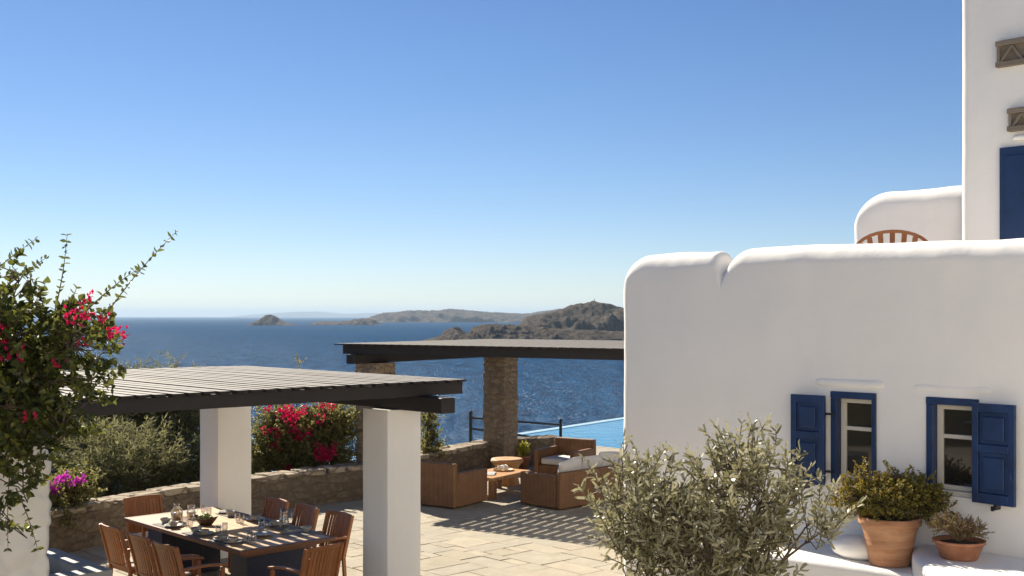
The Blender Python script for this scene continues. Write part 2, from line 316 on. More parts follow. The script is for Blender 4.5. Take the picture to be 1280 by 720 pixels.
def wall_line(x):                            # seaward limit of the terrace, y of the low wall at x
    pts = [(-30, 2), (-9, 12.2), (-6.9, 16.0), (-5.35, 19.0), (-2.95, 21.7), (-.6, 25.6), (1.2, 27.0), (1.4, 33.5), (9.4, 44.6), (16, 42), (60, 60)]
    return float(np.interp(x, [p[0] for p in pts], [p[1] for p in pts]))
xs = np.concatenate([np.linspace(-400, -30, 50), np.linspace(-29, 30, 90), np.linspace(32, 400, 50)]); ts = np.concatenate([[-60, -25, -6, -1.5], np.linspace(0, 30, 40), np.linspace(32, 320, 60)])
P = np.zeros((len(ts), len(xs), 3))
for j, t in enumerate(ts):
    for i, x in enumerate(xs):
        y = wall_line(x)+t+.4
        z = -.35 if t <= 0 else -.9-.36*t+1.2*fbm(x*.06, y*.06)+.25*fbm(x*.5, y*.5, 3)
        P[j, i] = (x, y, max(z, SEA-3))
tag(grid_mesh('hillside', P, M['slope']), kind='structure')

def island(name, prof, D, depth, mat, n=160, seed=0, rough=.35, cross=1.3):
    pr = [((px-640)/F*D, CH-(py-HOR)/F*D-SEA) for px, py in prof]; ux = np.linspace(pr[0][0], pr[-1][0], n); hz = np.interp(ux, [p[0] for p in pr], [p[1] for p in pr])
    nv = max(24, n//3); P = np.zeros((nv, n, 3)); sc = 1/(depth*.35)
    for j in range(nv):
        v = -1+2*j/(nv-1)
        for i in range(n):
            x = ux[i]; y = D+v*depth; edge = min(1, min(i, n-1-i)/(n*.06))
            rd = 1-abs(noise.noise(Vector((x*sc, y*sc*1.4, seed))))*1.6; q = fbm(x*sc*2.2, y*sc*2.2, seed+5, 6)
            vv = v+.22*q; s = max(0, 1-abs(vv)**cross) ** .8
            h = hz[i]*s*(1-rough*(1-rd)*min(1, abs(v)*2.5))+hz[i]*.17*q*(.35+min(1, abs(v)*2))
            h *= .35+.65*edge
            h += (abs(noise.noise(Vector((x*sc*9, y*sc*9, seed+2))))-.25)*min(7, hz[i]*.12)*min(1, h/8 if h > 0 else 0); P[j, i] = (x, y, SEA-4+(h+4)*1.0 if abs(v) < .999 else SEA-6)
    return tag(grid_mesh(name, P, mat), kind='structure')
island('rocky_islet', [(314, 407.5), (318, 403), (326, 399), (332, 394.4), (338, 392.8), (344, 394.5), (351, 400), (360, 403.5), (372, 407)], 5400, 150, M['land'], 90, 1)
island('low_islet', [(388, 406), (400, 401.5), (425, 401.8), (437, 400.6), (446, 398.6), (458, 397.8), (466, 398.6), (472, 402), (475, 406.5)], 5650, 170, M['land'], 110, 2)
island('far_island', [(455, 402), (465, 396), (474, 391.5), (500, 389), (525, 387.8), (545, 388), (557, 387.3), (568, 386.3), (577, 387), (592, 388.2), (612, 390), (640, 391.3), (662, 391.8), (680, 388.4), (698, 385.8), (725, 385), (800, 388), (870, 392), (900, 400)], 8700, 900, M['land'], 260, 3, .3)
island('headland', [(636, 412), (643, 404), (657, 396), (680, 391), (698, 387.6), (706, 384), (714, 381), (724, 378.6), (733, 378), (743, 377), (757, 378.3), (768, 381), (778, 385), (800, 389), (850, 391), (930, 393), (1010, 404)], 2700, 520, M['land'], 460, 4, .6, 1.5)
island('rocky_promontory', [(529, 424.5), (537, 421), (552, 418), (560, 412), (567, 408.6), (573, 409), (580, 414), (586, 416.5), (591, 409), (604, 406), (620, 404.8), (641, 406), (672, 408), (710, 412), (780, 414), (880, 416), (980, 426)], 2050, 190, M['land'], 330, 6, .5)
island('distant_mountains', [(300, 395), (340, 391.5), (372, 389.6), (400, 389.4), (430, 392), (470, 391), (520, 395)], 42000, 3000, M['land'], 60, 8)
t_ = thing('radio_mast', wp(743, 377.6, 2700), 0, 'thin mast on the summit of the brown headland', 'mast')
m = MB(); m.tube([(0, 0, -3), (0, 0, 8)], [.7, .4], 6); m.build('mast', M['iron'], t_); m = MB(); m.bar((-2, 0, 5), (2, 0, 5), .4); m.build('crossbar', M['iron'], t_)

hz_ = MB(); hz_.b2((-61000, -3500, SEA-8), (61000, 61000, 260))
g = N('sea_haze'); pv = g.n('VolumePrincipled'); g.set(pv, Color=(.58, .78, 1.0), Density=3.6e-5, Anisotropy=.1); g.l(pv.outputs[0], g.o.inputs['Volume'])
tag(hz_.build('haze', g.m), kind='stuff')

# ------------------------------------------------------------------ patio
m = MB(); U = .2
lim = lambda p: p.y < wall_line(p.x)+.1 and p.y > -4.1 and -12 < p.x < 15
m2 = MB(); m2.add([(-14, -9, -.009), (16, -9, -.009), (16, 7, -.009), (14, 26, -.009), (2.3, 29.6, -.009), (1.2, 31.0, -.009), (1.2, 27, -.009), (-.6, 25.6, -.009), (-2.95, 21.7, -.009), (-5.35, 19, -.009), (-6.9, 16, -.009), (-9, 12.2, -.009), (-14, 9.5, -.009)], [tuple(range(13))])
m2.add([(v[0], v[1], -.5) for v in m2.v], [tuple(range(13))[::-1]]); 
for i in range(13): m2.f.append((i, 13+i, 13+(i+1) % 13, (i+1) % 13)); m2.sm.append(False)
tag(m2.build('patio_bed', M['joint']), kind='structure')
O0 = Vector((-3, 0, 0)); nx, ny = 190, 190; occ = np.zeros((nx, ny), bool)
sizes = [(4, 3), (3, 2), (5, 3), (3, 3), (2, 2), (4, 2), (2, 3), (3, 4), (5, 4), (2, 4)]
for j in range(ny):
    for i in range(nx):
        if occ[i, j]: continue
        random.shuffle(sizes)
        for (a, b) in sizes+[(2, 1), (1, 2), (1, 1)]:
            if i+a <= nx and j+b <= ny and not occ[i:i+a, j:j+b].any(): break
        occ[i:i+a, j:j+b] = True
        x0, y0, x1, y1 = i*U-12, j*U-10, (i+a)*U-12, (j+b)*U-10
        c = O0+A*((x0+x1)/2)+B*((y0+y1)/2)
        if not lim(c) or (c.x > .9 and c.y > 32.2-c.x): continue
        if c.x > 1.2 and (c-Vector((1.46, 15, 0))).dot(A) > .2 and (c-Vector((1.46, 15, 0))).dot(-B) > 0: continue
        q = []; e = .006
        for (x, y) in ((x0+e, y0+e), (x1-e, y0+e), (x1-e, y1-e), (x0+e, y1-e)): q.append((x+random.uniform(-.012, .012), y+random.uniform(-.012, .012)))
        zt = random.uniform(-.003, .003); n0 = len(m.v); k = .006; cx, cy = (x0+x1)/2, (y0+y1)/2
        def W(x, y, z): p = O0+A*x+B*y; return (p.x, p.y, z)
        for x, y in q: m.v.append(W(x, y, -.010))
        for x, y in q: m.v.append(W(x, y, zt-.004))
        for x, y in q: m.v.append(W(x+(k if x < cx else -k), y+(k if y < cy else -k), zt))
        for r_ in (0, 4):
            for s_ in range(4): m.f.append((n0+r_+s_, n0+r_+(s_+1) % 4, n0+r_+4+(s_+1) % 4, n0+r_+4+s_)); m.sm.append(False)
        m.f.append((n0+8, n0+9, n0+10, n0+11)); m.sm.append(False)
tag(m.build('patio', M['paving']), kind='structure')
# pool deck strip and pool
m = MB(); m.prism([(1.2, 30.9), (2.5, 29.3), (13, 19), (13, 17), (9, 17), (4.5, 21), (1.0, 26.9)][::-1], -.5, .004); tag(m.build('pool_deck', M['paving']), kind='structure')
m = MB(); m.prism([(.2, 33.6), (1.35, 31.05), (2.65, 29.45), (13.5, 18.9), (26, 34), (9.4, 47)], -1.5, -.055); tag(m.build('pool_water', M['pool']), kind='structure')
m = MB(); m.bar((.10, 33.5, -.75), (9.4, 47.15, -.75), .34, 1.42); m.bar((.10, 33.7, -.75), (1.28, 31.0, -.75), .2, 1.42); tag(m.build('pool_rim', M['pooledge'], None, .02), kind='structure')

# ------------------------------------------------------------------ rubble walls
def rough_wall(name, path, th, h, mat, label, cat='wall', coping=True, seed=0, step=.09, wob=.035):
    pts = [Vector((x, y, 0)) for x, y in path]; root = thing(name, pts[0], 0, label, cat)
    L = [0]
    for a, b in zip(pts, pts[1:]): L.append(L[-1]+(b-a).length)
    n = int(L[-1]/step)+1
    prof = [(-th/2, z) for z in np.linspace(-.15, h-.03, int(h/step)+3)]+[(-th/2+.03, h), (-th/4, h+.01), (0, h+.015), (th/4, h+.01), (th/2-.03, h)]+[(th/2, z) for z in np.linspace(h-.03, -1.0, int(h/step)+3)]
    def station(s):
        k = max(i for i in range(len(L)) if L[i] <= s+1e-6); k = min(k, len(pts)-2); d = (pts[k+1]-pts[k]).normalized()
        # blended direction for smooth bends
        tt = (s-L[k])/max(1e-6, L[k+1]-L[k]); dn = (pts[min(k+2, len(pts)-1)]-pts[k+1]); dp = (pts[k]-pts[max(k-1, 0)])
        if dn.length < 1e-6: dn = d
        if dp.length < 1e-6: dp = d
        dd = d*(1-abs(tt-.5))+(dn.normalized()*max(0, tt-.5)+dp.normalized()*max(0, .5-tt)); dd.normalize()
        return pts[k]+d*(s-L[k]), Vector((dd.y, -dd.x, 0))
    P = np.zeros((n, len(prof), 3)); top = np.zeros((n, 2))
    for i in range(n):
        c, nr = station(min(L[-1]-1e-4, L[-1]*i/(n-1))); 
        for j, (o, z) in enumerate(prof):
            q = c+nr*o+Vector((0, 0, z)); f = noise.noise(q*4.5+Vector((seed, 0, 0)))*wob; f2 = noise.noise(q*2+Vector((seed, 9, 0)))*wob
            q += nr*(f*(1 if o > 0 else -1 if o < 0 else 0)); 
            if z > h-.1: q.z += f2*.7+f*.8
            P[i, j] = q-pts[0]
    body = grid_mesh('wall_body', P, mat, root, smooth=False)
    # end caps
    bm = bmesh.new(); bm.from_mesh(body.data); ed = [e for e in bm.edges if e.is_boundary]; bmesh.ops.holes_fill(bm, edges=ed, sides=0); bm.to_mesh(body.data); bm.free()
    if coping:                               # irregular flat stones lying on top
        m = MB(); s = .05; rnd = random.Random(seed)
        while s < L[-1]-.3:
            ln = rnd.uniform(.3, .62); split = rnd.random() < .45
            for side in ((-.25, .25) if split else (0,)):
                c, nr = station(s+ln/2); d = Vector((-nr.y, nr.x, 0)); wd = th*(.5 if split else 1)+.05; c = c+nr*side*th-pts[0]; k = 9; vs = []; zt = h+rnd.uniform(.045, .08)
                rr = [rnd.uniform(.88, 1.06) for _ in range(k)]
                for z_, sc_ in ((h-.02, .97), (zt-.012, 1.0), (zt, .94)):
                    for q in range(k):
                        a_ = 2*math.pi*q/k; ca, sa = math.cos(a_), math.sin(a_); e_ = .42; ca = math.copysign(abs(ca)**e_, ca); sa = math.copysign(abs(sa)**e_, sa)
                        vs.append(c+d*(ca*ln*.5*rr[q]*sc_)+nr*(sa*wd*.5*rr[q]*sc_)+Vector((0, 0, z_+rnd.uniform(-.006, .006))))
                m.add(vs, [(r_*k+q, r_*k+(q+1) % k, (r_+1)*k+(q+1) % k, (r_+1)*k+q) for r_ in range(2) for q in range(k)]+[tuple(range(2*k, 3*k))])
            s += ln+rnd.uniform(-.02, .03)
        m.build('coping_stones', M['coping'], root)
    return root
rough_wall('stone_wall', [(-9.4, 12.0), (-6.9, 16.1), (-5.35, 19.0), (-4.2, 20.4), (-2.95, 21.65), (-1.8, 23.5), (-.55, 25.6)], .5, .56, M['rubble'], 'long low rubble stone wall with flat coping curving behind the dining table to the stone columns', seed=3)
rough_wall('stone_wall', [(-.05, 26.0), (.95, 26.75)], .5, .62, M['rubble'], 'short thick stub of stone wall right of the middle stone column, near the pool', seed=5, coping=False)

def stone_column(loc, w, h, label, seed):
    root = thing('stone_column', loc, RA2, label, 'column', 'square rubble columns of the far pergola'); n = 13; nz = int(h/.045); P = np.zeros((nz+1, 4*n, 3))
    for j in range(nz+1):
        z = h*j/nz-.1
        for s_ in range(4):
            for i in range(n):
                u = -w/2+w*i/n; x, y = [(u, -w/2), (w/2, u), (-u, w/2), (-w/2, -u)][s_]
                q = Vector((x, y, z)); course = round(z/.13)
                f = noise.noise(q*6+Vector((seed, 0, 0)))*.02+noise.noise(Vector((x*2.2, y*2.2, course*7.7+seed)))*.028; d = Vector((x, y, 0)).normalized()
                cr = .965 if i == 0 else 1
                P[j, s_*n+i] = (x*cr+d.x*f, y*cr+d.y*f, z)
    c = grid_mesh('shaft', P, M['colstone'], root, smooth=False, wrap=True)
    bm = bmesh.new(); bm.from_mesh(c.data); bmesh.ops.holes_fill(bm, edges=[e for e in bm.edges if e.is_boundary], sides=0); bm.to_mesh(c.data); bm.free()
    return root
SC1 = Vector((-2.63, 22.25, 0)); SC2 = Vector((-.25, 25.5, 0))
stone_column(SC1, .56, 2.60, 'rubble stone column partly hidden behind the near white column, at the bend of the wall', 11)
stone_column(SC2, .57, 2.60, 'square rubble stone column in full view beside the round wicker stool', 23)

# whitewashed pillar at the left edge
def white_pillar():
    root = thing('whitewashed_pillar', (-4.42, 9.95, 0), RA, 'whitewashed rough stone pillar at the left edge, overgrown with bougainvillea', 'pillar')
    w_, h = .66, 2.49; n = 30; nz = 96; P = np.zeros((nz+1, 4*n, 3))
    for j in range(nz+1):
        z = h*j/nz
        for s_ in range(4):
            for i in range(n):
                u = -w_/2+w_*i/n; x, y = [(u, -w_/2), (w_/2, u), (-u, w_/2), (-w_/2, -u)][s_]; q = Vector((x*2.6, y*2.6, z*3.4))+Vector((noise.noise(Vector((x, y, z))*4), noise.noise(Vector((y, z, x))*4), 0))*.35
                d_ = noise.voronoi(q)[0]; f = min(.22, d_[1]-d_[0])*.15+noise.noise(q*3)*.018-.045; d = Vector((x, y, 0)).normalized(); cr = .95 if i in (0,) else 1
                P[j, s_*n+i] = (x*cr+d.x*f, y*cr+d.y*f, z)
    grid_mesh('shaft', P, M['limewash'], root, smooth=True, wrap=True)
white_pillar()

# ------------------------------------------------------------------ near pergola (local x = A, y = B)
P2 = Vector((-1.42, 13.6, 0))
def white_column(y, x, w_, label):
    root = thing('white_column', P2+A*x+B*y, RA, label, 'column', 'square white plastered columns of the near pergola'); n = 8; nz = 40; P = np.zeros((nz+1, 4*n, 3)); h = 2.31
    for j in range(nz+1):
        z = -.05+(h+.05)*j/nz
        for s_ in range(4):
            for i in range(n):
                u = -w_/2+w_*i/n; a_, b_ = [(u, -w_/2), (w_/2, u), (-u, w_/2), (-w_/2, -u)][s_]; k = .965 if i == 0 else 1
                f = noise.noise(Vector((a_*2, b_*2, z*1.5+x+y)))*.012
                P[j, s_*n+i] = (a_*k*(1+f), b_*k*(1+f), z)
    c = grid_mesh('shaft', P, M['plaster'], root, smooth=True, wrap=True)
    bm = bmesh.new(); bm.from_mesh(c.data); bmesh.ops.holes_fill(bm, edges=[e for e in bm.edges if e.is_boundary], sides=0)
    for e in bm.edges:
        if len(e.link_faces) == 2 and e.calc_face_angle(0) > R(60): e.smooth = False
    bm.to_mesh(c.data); bm.free()
white_column(0, 0, .50, 'tall square white plastered column in the centre foreground')
white_column(3.93, 0, .54, 'square white plastered column behind the dining table')
white_column(3.93, -4.55, .5, 'square white plastered column at the far left corner of the near pergola, outside the picture')
pg = thing('pergola', P2, RA, 'near flat slatted pergola with dark beams over the dining table', 'pergola', 'timber pergolas over the terrace')
for x, y0, y1 in ((0, -1.05, 4.5), (-4.55, -1.2, 4.5)):
    m = MB(); m.b2((x-.1, y0, 2.312), (x+.1, y1, 2.49)); m.build('beam', M['darkwoody'], pg, .018)
for k in range(9):
    y = -.62+k*.6; m = MB(); j = random.uniform(-.03, .05)
    m.b2((-6.2, y-.04, 2.492), (.54+j*(k > 0), y+.04, 2.632)); m.build('joist', M['darkwood'], pg, .006)
x = -6.2; k = 0
while x < .50:
    m = MB(); wd = .117+random.uniform(-.006, .006); y0 = -.74+random.uniform(-.015, .03); y1 = 4.38+random.uniform(-.06, .06); z = 2.634+random.uniform(0, .004)
    # long board, very slightly warped
    n = 7; vs = []; 
    for i in range(n):
        y = y0+(y1-y0)*i/(n-1); zz = z+.005*abs(noise.noise(Vector((x*9, y*.8, 1)))); xx = x+.006*noise.noise(Vector((x*5, y*.5, 4)))
        vs += [(xx, y, zz), (xx+wd, y, zz), (xx+wd, y, zz+.026), (xx, y, zz+.026)]
    fs = [(i*4+q, (i+1)*4+q, (i+1)*4+(q+1) % 4, i*4+(q+1) % 4) for i in range(n-1) for q in range(4)]+[(0, 1, 2, 3), (n*4-1, n*4-2, n*4-3, n*4-4)]
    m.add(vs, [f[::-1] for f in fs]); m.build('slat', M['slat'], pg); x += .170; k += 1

# far pergola (local x = A2, y = B2), origin at the left stone column
pf = thing('pergola', SC1, RA2, 'far pergola with dark beams on rubble stone columns over the wicker lounge', 'pergola', 'timber pergolas over the terrace')
for y, x0 in ((0, -.75), (-6.05, -.95)):
    m = MB(); m.b2((x0, y-.1, 2.50), (4.55, y+.1, 2.68)); m.build('beam', M['darkwood'], pf, .015)
for k in range(9):
    x = -.55+k*.62; m = MB(); m.b2((x-.045, -6.5, 2.682), (x+.045, .32, 2.85)); m.build('joist', M['darkwoody'], pf, .006)
y = -6.5
while y < .38:
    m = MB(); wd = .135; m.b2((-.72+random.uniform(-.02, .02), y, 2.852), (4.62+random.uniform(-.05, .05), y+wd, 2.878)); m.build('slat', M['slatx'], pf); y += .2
m_ = thing('white_pier', SC1-B2*6.05+A2*.0, RA2, 'square white pier carrying the right end of the far pergola beside the house', 'column'); m = MB(); m.b2((-.25, -.25, -.02), (.25, .25, 2.5)); m.build('shaft', M['plaster'], m_, .03)

# ------------------------------------------------------------------ house (local x along the facade towards the viewer, y into the house)
HR = math.atan2(-.732, .681)
house = thing('white_house', (1.46, 15.0, 0), HR, 'whitewashed house with rounded parapets and blue shutters filling the right side', 'house')
def parapet(name, top, x0, x1, yf, th, zb, r, step=.05, seed=0, endr=.12, dy=lambda x: 0):
    n = int((x1-x0)/step)+1; xs = np.linspace(x0, x1, n); na = 12; P = []
    for x in xs:
        t = top(x); rr = min(r, th/2); ins = 0
        if x-x0 < endr: ins = endr-math.sqrt(max(0, endr*endr-(endr-(x-x0))**2))
        row = []; zs = np.linspace(zb, max(zb+.01, t-rr), 26)
        yl, yr = yf+ins, yf+th-ins; rr2 = min(rr, (yr-yl)/2)
        for z in zs: row.append((x, yl, z))
        for k in range(1, na): a_ = math.pi/2*k/na; row.append((x, yl+rr2*(1-math.cos(a_)), t-rr+rr*math.sin(a_)))
        for k in range(0, na+1): a_ = math.pi/2*(1-k/na); row.append((x, yr-rr2*(1-math.cos(a_)), t-rr+rr*math.sin(a_)))
        for z in zs[::-1][1:]: row.append((x, yr, z))
        row2 = []
        for (a_, b_, c_) in row:
            f = fbm(a_*.8, b_*.8+seed, c_*.8, 3)*.012+fbm(a_*2.6, seed, c_*2.6, 2)*.004; dz = (fbm(a_*.9, seed, 0, 3)*.016+noise.noise(Vector((a_*3.1, seed, 2)))*.004)*(1 if c_ > t-.5 else 0)
            f += .022*noise.noise(Vector((a_*1.7, seed+3, c_*2.6)))*max(0, 1-abs(t-.25-c_)/.4); row2.append((a_, b_+(f if b_ < yf+th/2 else -f), c_+dz))
        P.append(row2)
    o = grid_mesh(name, np.array(P), M['plaster'], house)
    bm = bmesh.new(); bm.from_mesh(o.data); bmesh.ops.holes_fill(bm, edges=[e for e in bm.edges if e.is_boundary], sides=0); bmesh.ops.recalc_face_normals(bm, faces=bm.faces); bm.to_mesh(o.data); bm.free()
    return o
def sm(t): t = max(0, min(1, t)); return math.sqrt(max(0, 1-(1-t)**2))
TOP = 4.18
def ftop(x):
    t = TOP+.02*math.sin(x*.9)
    if x < .30: t -= .36*(1-sm((x+.08)/.38))
    if x <= 1.52: t -= .40*(1-sm((1.52-x)/.13))
    if 1.52 < x: t -= .40*(1-sm((x-1.52)/.36))*1.0; t += .015
    return t
front = parapet('front_wall', ftop, -.08, 11.5, 0, .46, -.05, .23, .035, 1, .14)
# window recesses cut into the front wall
WIN = [(3.05, 3.60, 1.56, 2.57), (4.17, 4.73, 1.56, 2.565)]
cut = MB()
for x0, x1, z0, z1 in WIN: cut.b2((x0, -.2, z0), (x1, .30, z1))
co = cut.build('cutter', M['plaster'], house); bo = front.modifiers.new('b', 'BOOLEAN'); bo.object = co; bo.operation = 'DIFFERENCE'; bo.solver = 'EXACT'
dg = bpy.context.evaluated_depsgraph_get(); nm = bpy.data.meshes.new_from_object(front.evaluated_get(dg)); front.modifiers.clear(); front.data = nm; bpy.data.objects.remove(co)
me = front.data
bm = bmesh.new(); bm.from_mesh(me)
for e in bm.edges:
    if len(e.link_faces) == 2 and e.calc_face_angle(0) > R(50): e.smooth = False
bm.to_mesh(me); bm.free()
# body behind, terrace floor, side parapets
m = MB(); m.b2((.03, .40, -.05), (11.4, 6.0, 3.45)); m.build('terrace_floor', M['plaster'], house)
m = MB(); m.b2((.02, .3, 3.4), (.40, 6.0, 4.05)); m.build('side_parapet', M['plaster'], house, .15, 5)
def ptop(x):
    t = 5.04
    if x < 2.25: t -= .45*(1-sm((x-1.78)/.5))
    return t
parapet('terrace_screen_wall', ptop, 1.78, 3.7, 2.55, .42, 3.40, .19, .04, 2)
parapet('upper_storey', lambda x: 8.6, 3.36, 11.4, 2.35, 4.2, 3.40, .16, .05, 3)

def build_window(x0, x1, z0, z1, shutter_side):
    fr = MB(); t = .075; y0, y1 = -.022, .16
    fr.b2((x0, y0, z1-t), (x1, y1, z1-.002)); fr.b2((x0+.002, y0+.004, z0), (x0+t, y1, z1-t)); fr.b2((x1-t*.7, y0+.004, z0), (x1-.002, y1, z1-t))
    W_ = fr.build('window_frame', M['blue'], house, .006)
    a, b = x0+t, x1-t*.7; s_ = MB(); q = .05; yy0, yy1 = .075, .125; zb = z0+.055
    s_.b2((a, yy0, z1-t-q), (b, yy1, z1-t)); s_.b2((a, yy0, zb), (a+q+.015, yy1, z1-t-q)); s_.b2((b-.02, yy0, zb), (b, yy1, z1-t-q)); s_.b2((a+q+.015, yy0, zb), (b-.02, yy1, zb+q))
    zm = z0+(z1-z0)*.60; s_.b2((a+q+.015, yy0+.004, zm-.022), (b-.02, yy1-.004, zm+.022)); s_.build('sash', M['white_paint'], W_, .006)
    s_ = MB(); s_.b2((a, .03, z0), (b, .15, z0+.053)); s_.build('sill', M['white_paint'], W_, .008)
    for zl, zh in ((zb+q, zm-.022), (zm+.022, z1-t-q)):
        pn = MB(); pn.b2((a+q+.015, .098, zl), (b-.02, .104, zh)); pn.build('pane', M['pane'], W_)
def build_shutter(xh, width, z0, z1, ang, side):  # hinged at xh on the facade, opening to one side
    R_ = Matrix.Rotation(ang, 3, 'Z')
    def place(mb):
        mb.v = [tuple(R_ @ Vector(p)+Vector((xh, -.06, 0))) for p in mb.v]; return mb
    d = side; m = MB(); t = .042
    def bb(u0, u1, za, zb_, ya, yb): lo, hi = sorted((u0*d, u1*d)); m.b2((lo, ya, za), (hi, yb, zb_))
    st = .065; bb(0, st, z0, z1, -t, 0); bb(width-st, width, z0, z1, -t, 0)
    zmid = z0+(z1-z0)*.55
    for za, zb_ in ((z0, z0+.1), (zmid-.04, zmid+.04), (z1-.085, z1)): bb(st, width-st, za, zb_, -t, 0)
    S_ = place(m).build('shutter', M['blue'], house, .004)
    for za, zb_ in ((z0+.1, zmid-.04), (zmid+.04, z1-.085)):
        m = MB(); bb(st, width-st, za, zb_, -t*.45, -.004); bb(st+.045, width-st-.045, za+.045, zb_-.045, -t*.95, -t*.44); place(m).build('raised_panel', M['blue'], S_, .012, 2)
    for z in (z0+.16, z1-.2):
        m = MB(); lo, hi = sorted((-.09*d, .03*d)); m.b2((lo, -.03, z-.012), (hi, -.014+.02, z+.012)); place(m).build('hinge', M['iron'], S_)
    m = MB(); c = width*.55*d; m.b2((c-.012, -.05, z0-.05), (c+.012, .05, z0+.0)); m.b2((c-.03, -.065, z0-.06), (c+.0, -.045, z0-.015)); place(m).build('holdback', M['iron'], S_)
    if side > 0:
        m = MB(); u = width-.03; zc = z0+.36; m.tube([place_pt for place_pt in [(u, -t, zc), (u, -t-.02, zc), (u, -t-.022, zc-.09)]], .008, 6); place(m).build('latch', M['blue'], S_)
build_window(*WIN[0], -1); build_window(*WIN[1], 1)
build_shutter(3.02, .41, 1.525, 2.52, R(5), -1)
build_shutter(4.70, .44, 1.545, 2.535, R(-4), 1)
for x0, x1, z in ((2.84, 3.70, 2.66), (3.98, 4.88, 2.655)):     # soft plastered drip mouldings
    n = 40; P = np.zeros((n, 13, 3))
    for i in range(n):
        u = i/(n-1); x = x0+(x1-x0)*u; e_ = min(1, min(u, 1-u)*11)**.5
        for k in range(13):
            a_ = math.pi*k/12; P[i, k] = (x, .010-.026*e_*math.sin(a_), z+.012*noise.noise(Vector((x*4, 0, 0)))+.045*(.4+.6*e_)*math.cos(a_))
    grid_mesh('drip_moulding', P, M['plaster'], house)
# upper storey: blue door shutter, carved slabs
ty = 2.35
m = MB(); m.b2((3.90, ty-.05, 3.5), (4.35, ty+.03, 5.40)); 
S_ = m.build('balcony_shutter', M['blue'], house, .006)
for za, zb_ in ((3.62, 4.05), (4.12, 5.30)):
    m = MB(); m.b2((3.97, ty-.062, za), (4.28, ty-.05, zb_)); m.build('raised_panel', M['blue'], S_, .01)
m = MB(); m.b2((4.36, ty-.05, 3.5), (4.82, ty+.03, 5.40)); m.build('balcony_shutter', M['blue'], house, .006)
m = MB(); m.b2((4.05, ty-.05, 5.47), (4.9, ty+.05, 5.53)); m.build('drip_moulding', M['plaster'], house, .02)
def vent(x0, x1, z0, z1):
    m = MB(); y = ty-.06
    for za, zb_ in ((z0, z0+.06), (z1-.06, z1)): m.b2((x0-.01, y-.02, za), (x1+.01, ty+.06, zb_))
    m.b2((x0, y, z0+.06), (x0+.035, ty+.05, z1-.06))
    k = 3; wd = (x1-x0-.035)/k
    for i in range(k):
        xa = x0+.035+i*wd; m.bar((xa+.02, y+.04, z0+.06), (xa+wd/2, y+.04, z1-.07), .09, .035); m.bar((xa+wd/2, y+.045, z1-.07), (xa+wd-.02, y+.045, z0+.06), .09, .035)
    v = m.build('carved_slab', M['vent'], house, .006)
    m = MB(); m.b2((x0+.035, ty-.022, z0+.06), (x1, ty+.01, z1-.06)); m.build('slab_recess', M['vent'], v)
vent(3.87, 4.75, 6.36, 6.67); vent(4.01, 4.75, 5.58, 5.85)

# ledges in front of the facade
def Hl(s, y, z=0): p = Vector((1.46, 15.0, 0))+(-B)*s+A*y; return Vector((p.x, p.y, z))
def soft_ledge(name, poly, z1, label):
    root = thing(name, Hl(poly[0][0], poly[0][1]), HR, label, 'ledge'); o = poly[0]
    m = MB(); m.prism([(x-o[0], y-o[1]) for x, y in poly], -.02, z1); m.build('masonry', M['plaster'], root, .07, 5); return root
soft_ledge('masonry_ledge', [(1.2, -.012), (1.2, -.85), (2.4, -.93), (3.3, -.90), (3.9, -.80), (4.5, -.74), (4.5, -.012)], .866, 'low white plastered ledge under the left window carrying the large terracotta pot')
soft_ledge('masonry_ledge', [(4.12, -.012), (4.16, -.30), (4.36, -.66), (4.75, -1.15), (5.4, -1.7), (9.0, -1.9), (9.0, -.012)], 1.05, 'higher white plastered ledge at the bottom right corner carrying the shallow bowl')
root = thing('white_boulder', Hl(3.62, -.42, .866), HR, 'smooth white rounded stone lying on the ledge left of the large pot', 'stone')
m = MB(); prof = [(0.001, 0), (.15, .005), (.235, .05), (.255, .115), (.22, .18), (.13, .225), (.001, .235)]; m.lathe(prof, 28, (0, 0, 0), 1.15, .8); m.build('stone_body', M['plaster'], root)

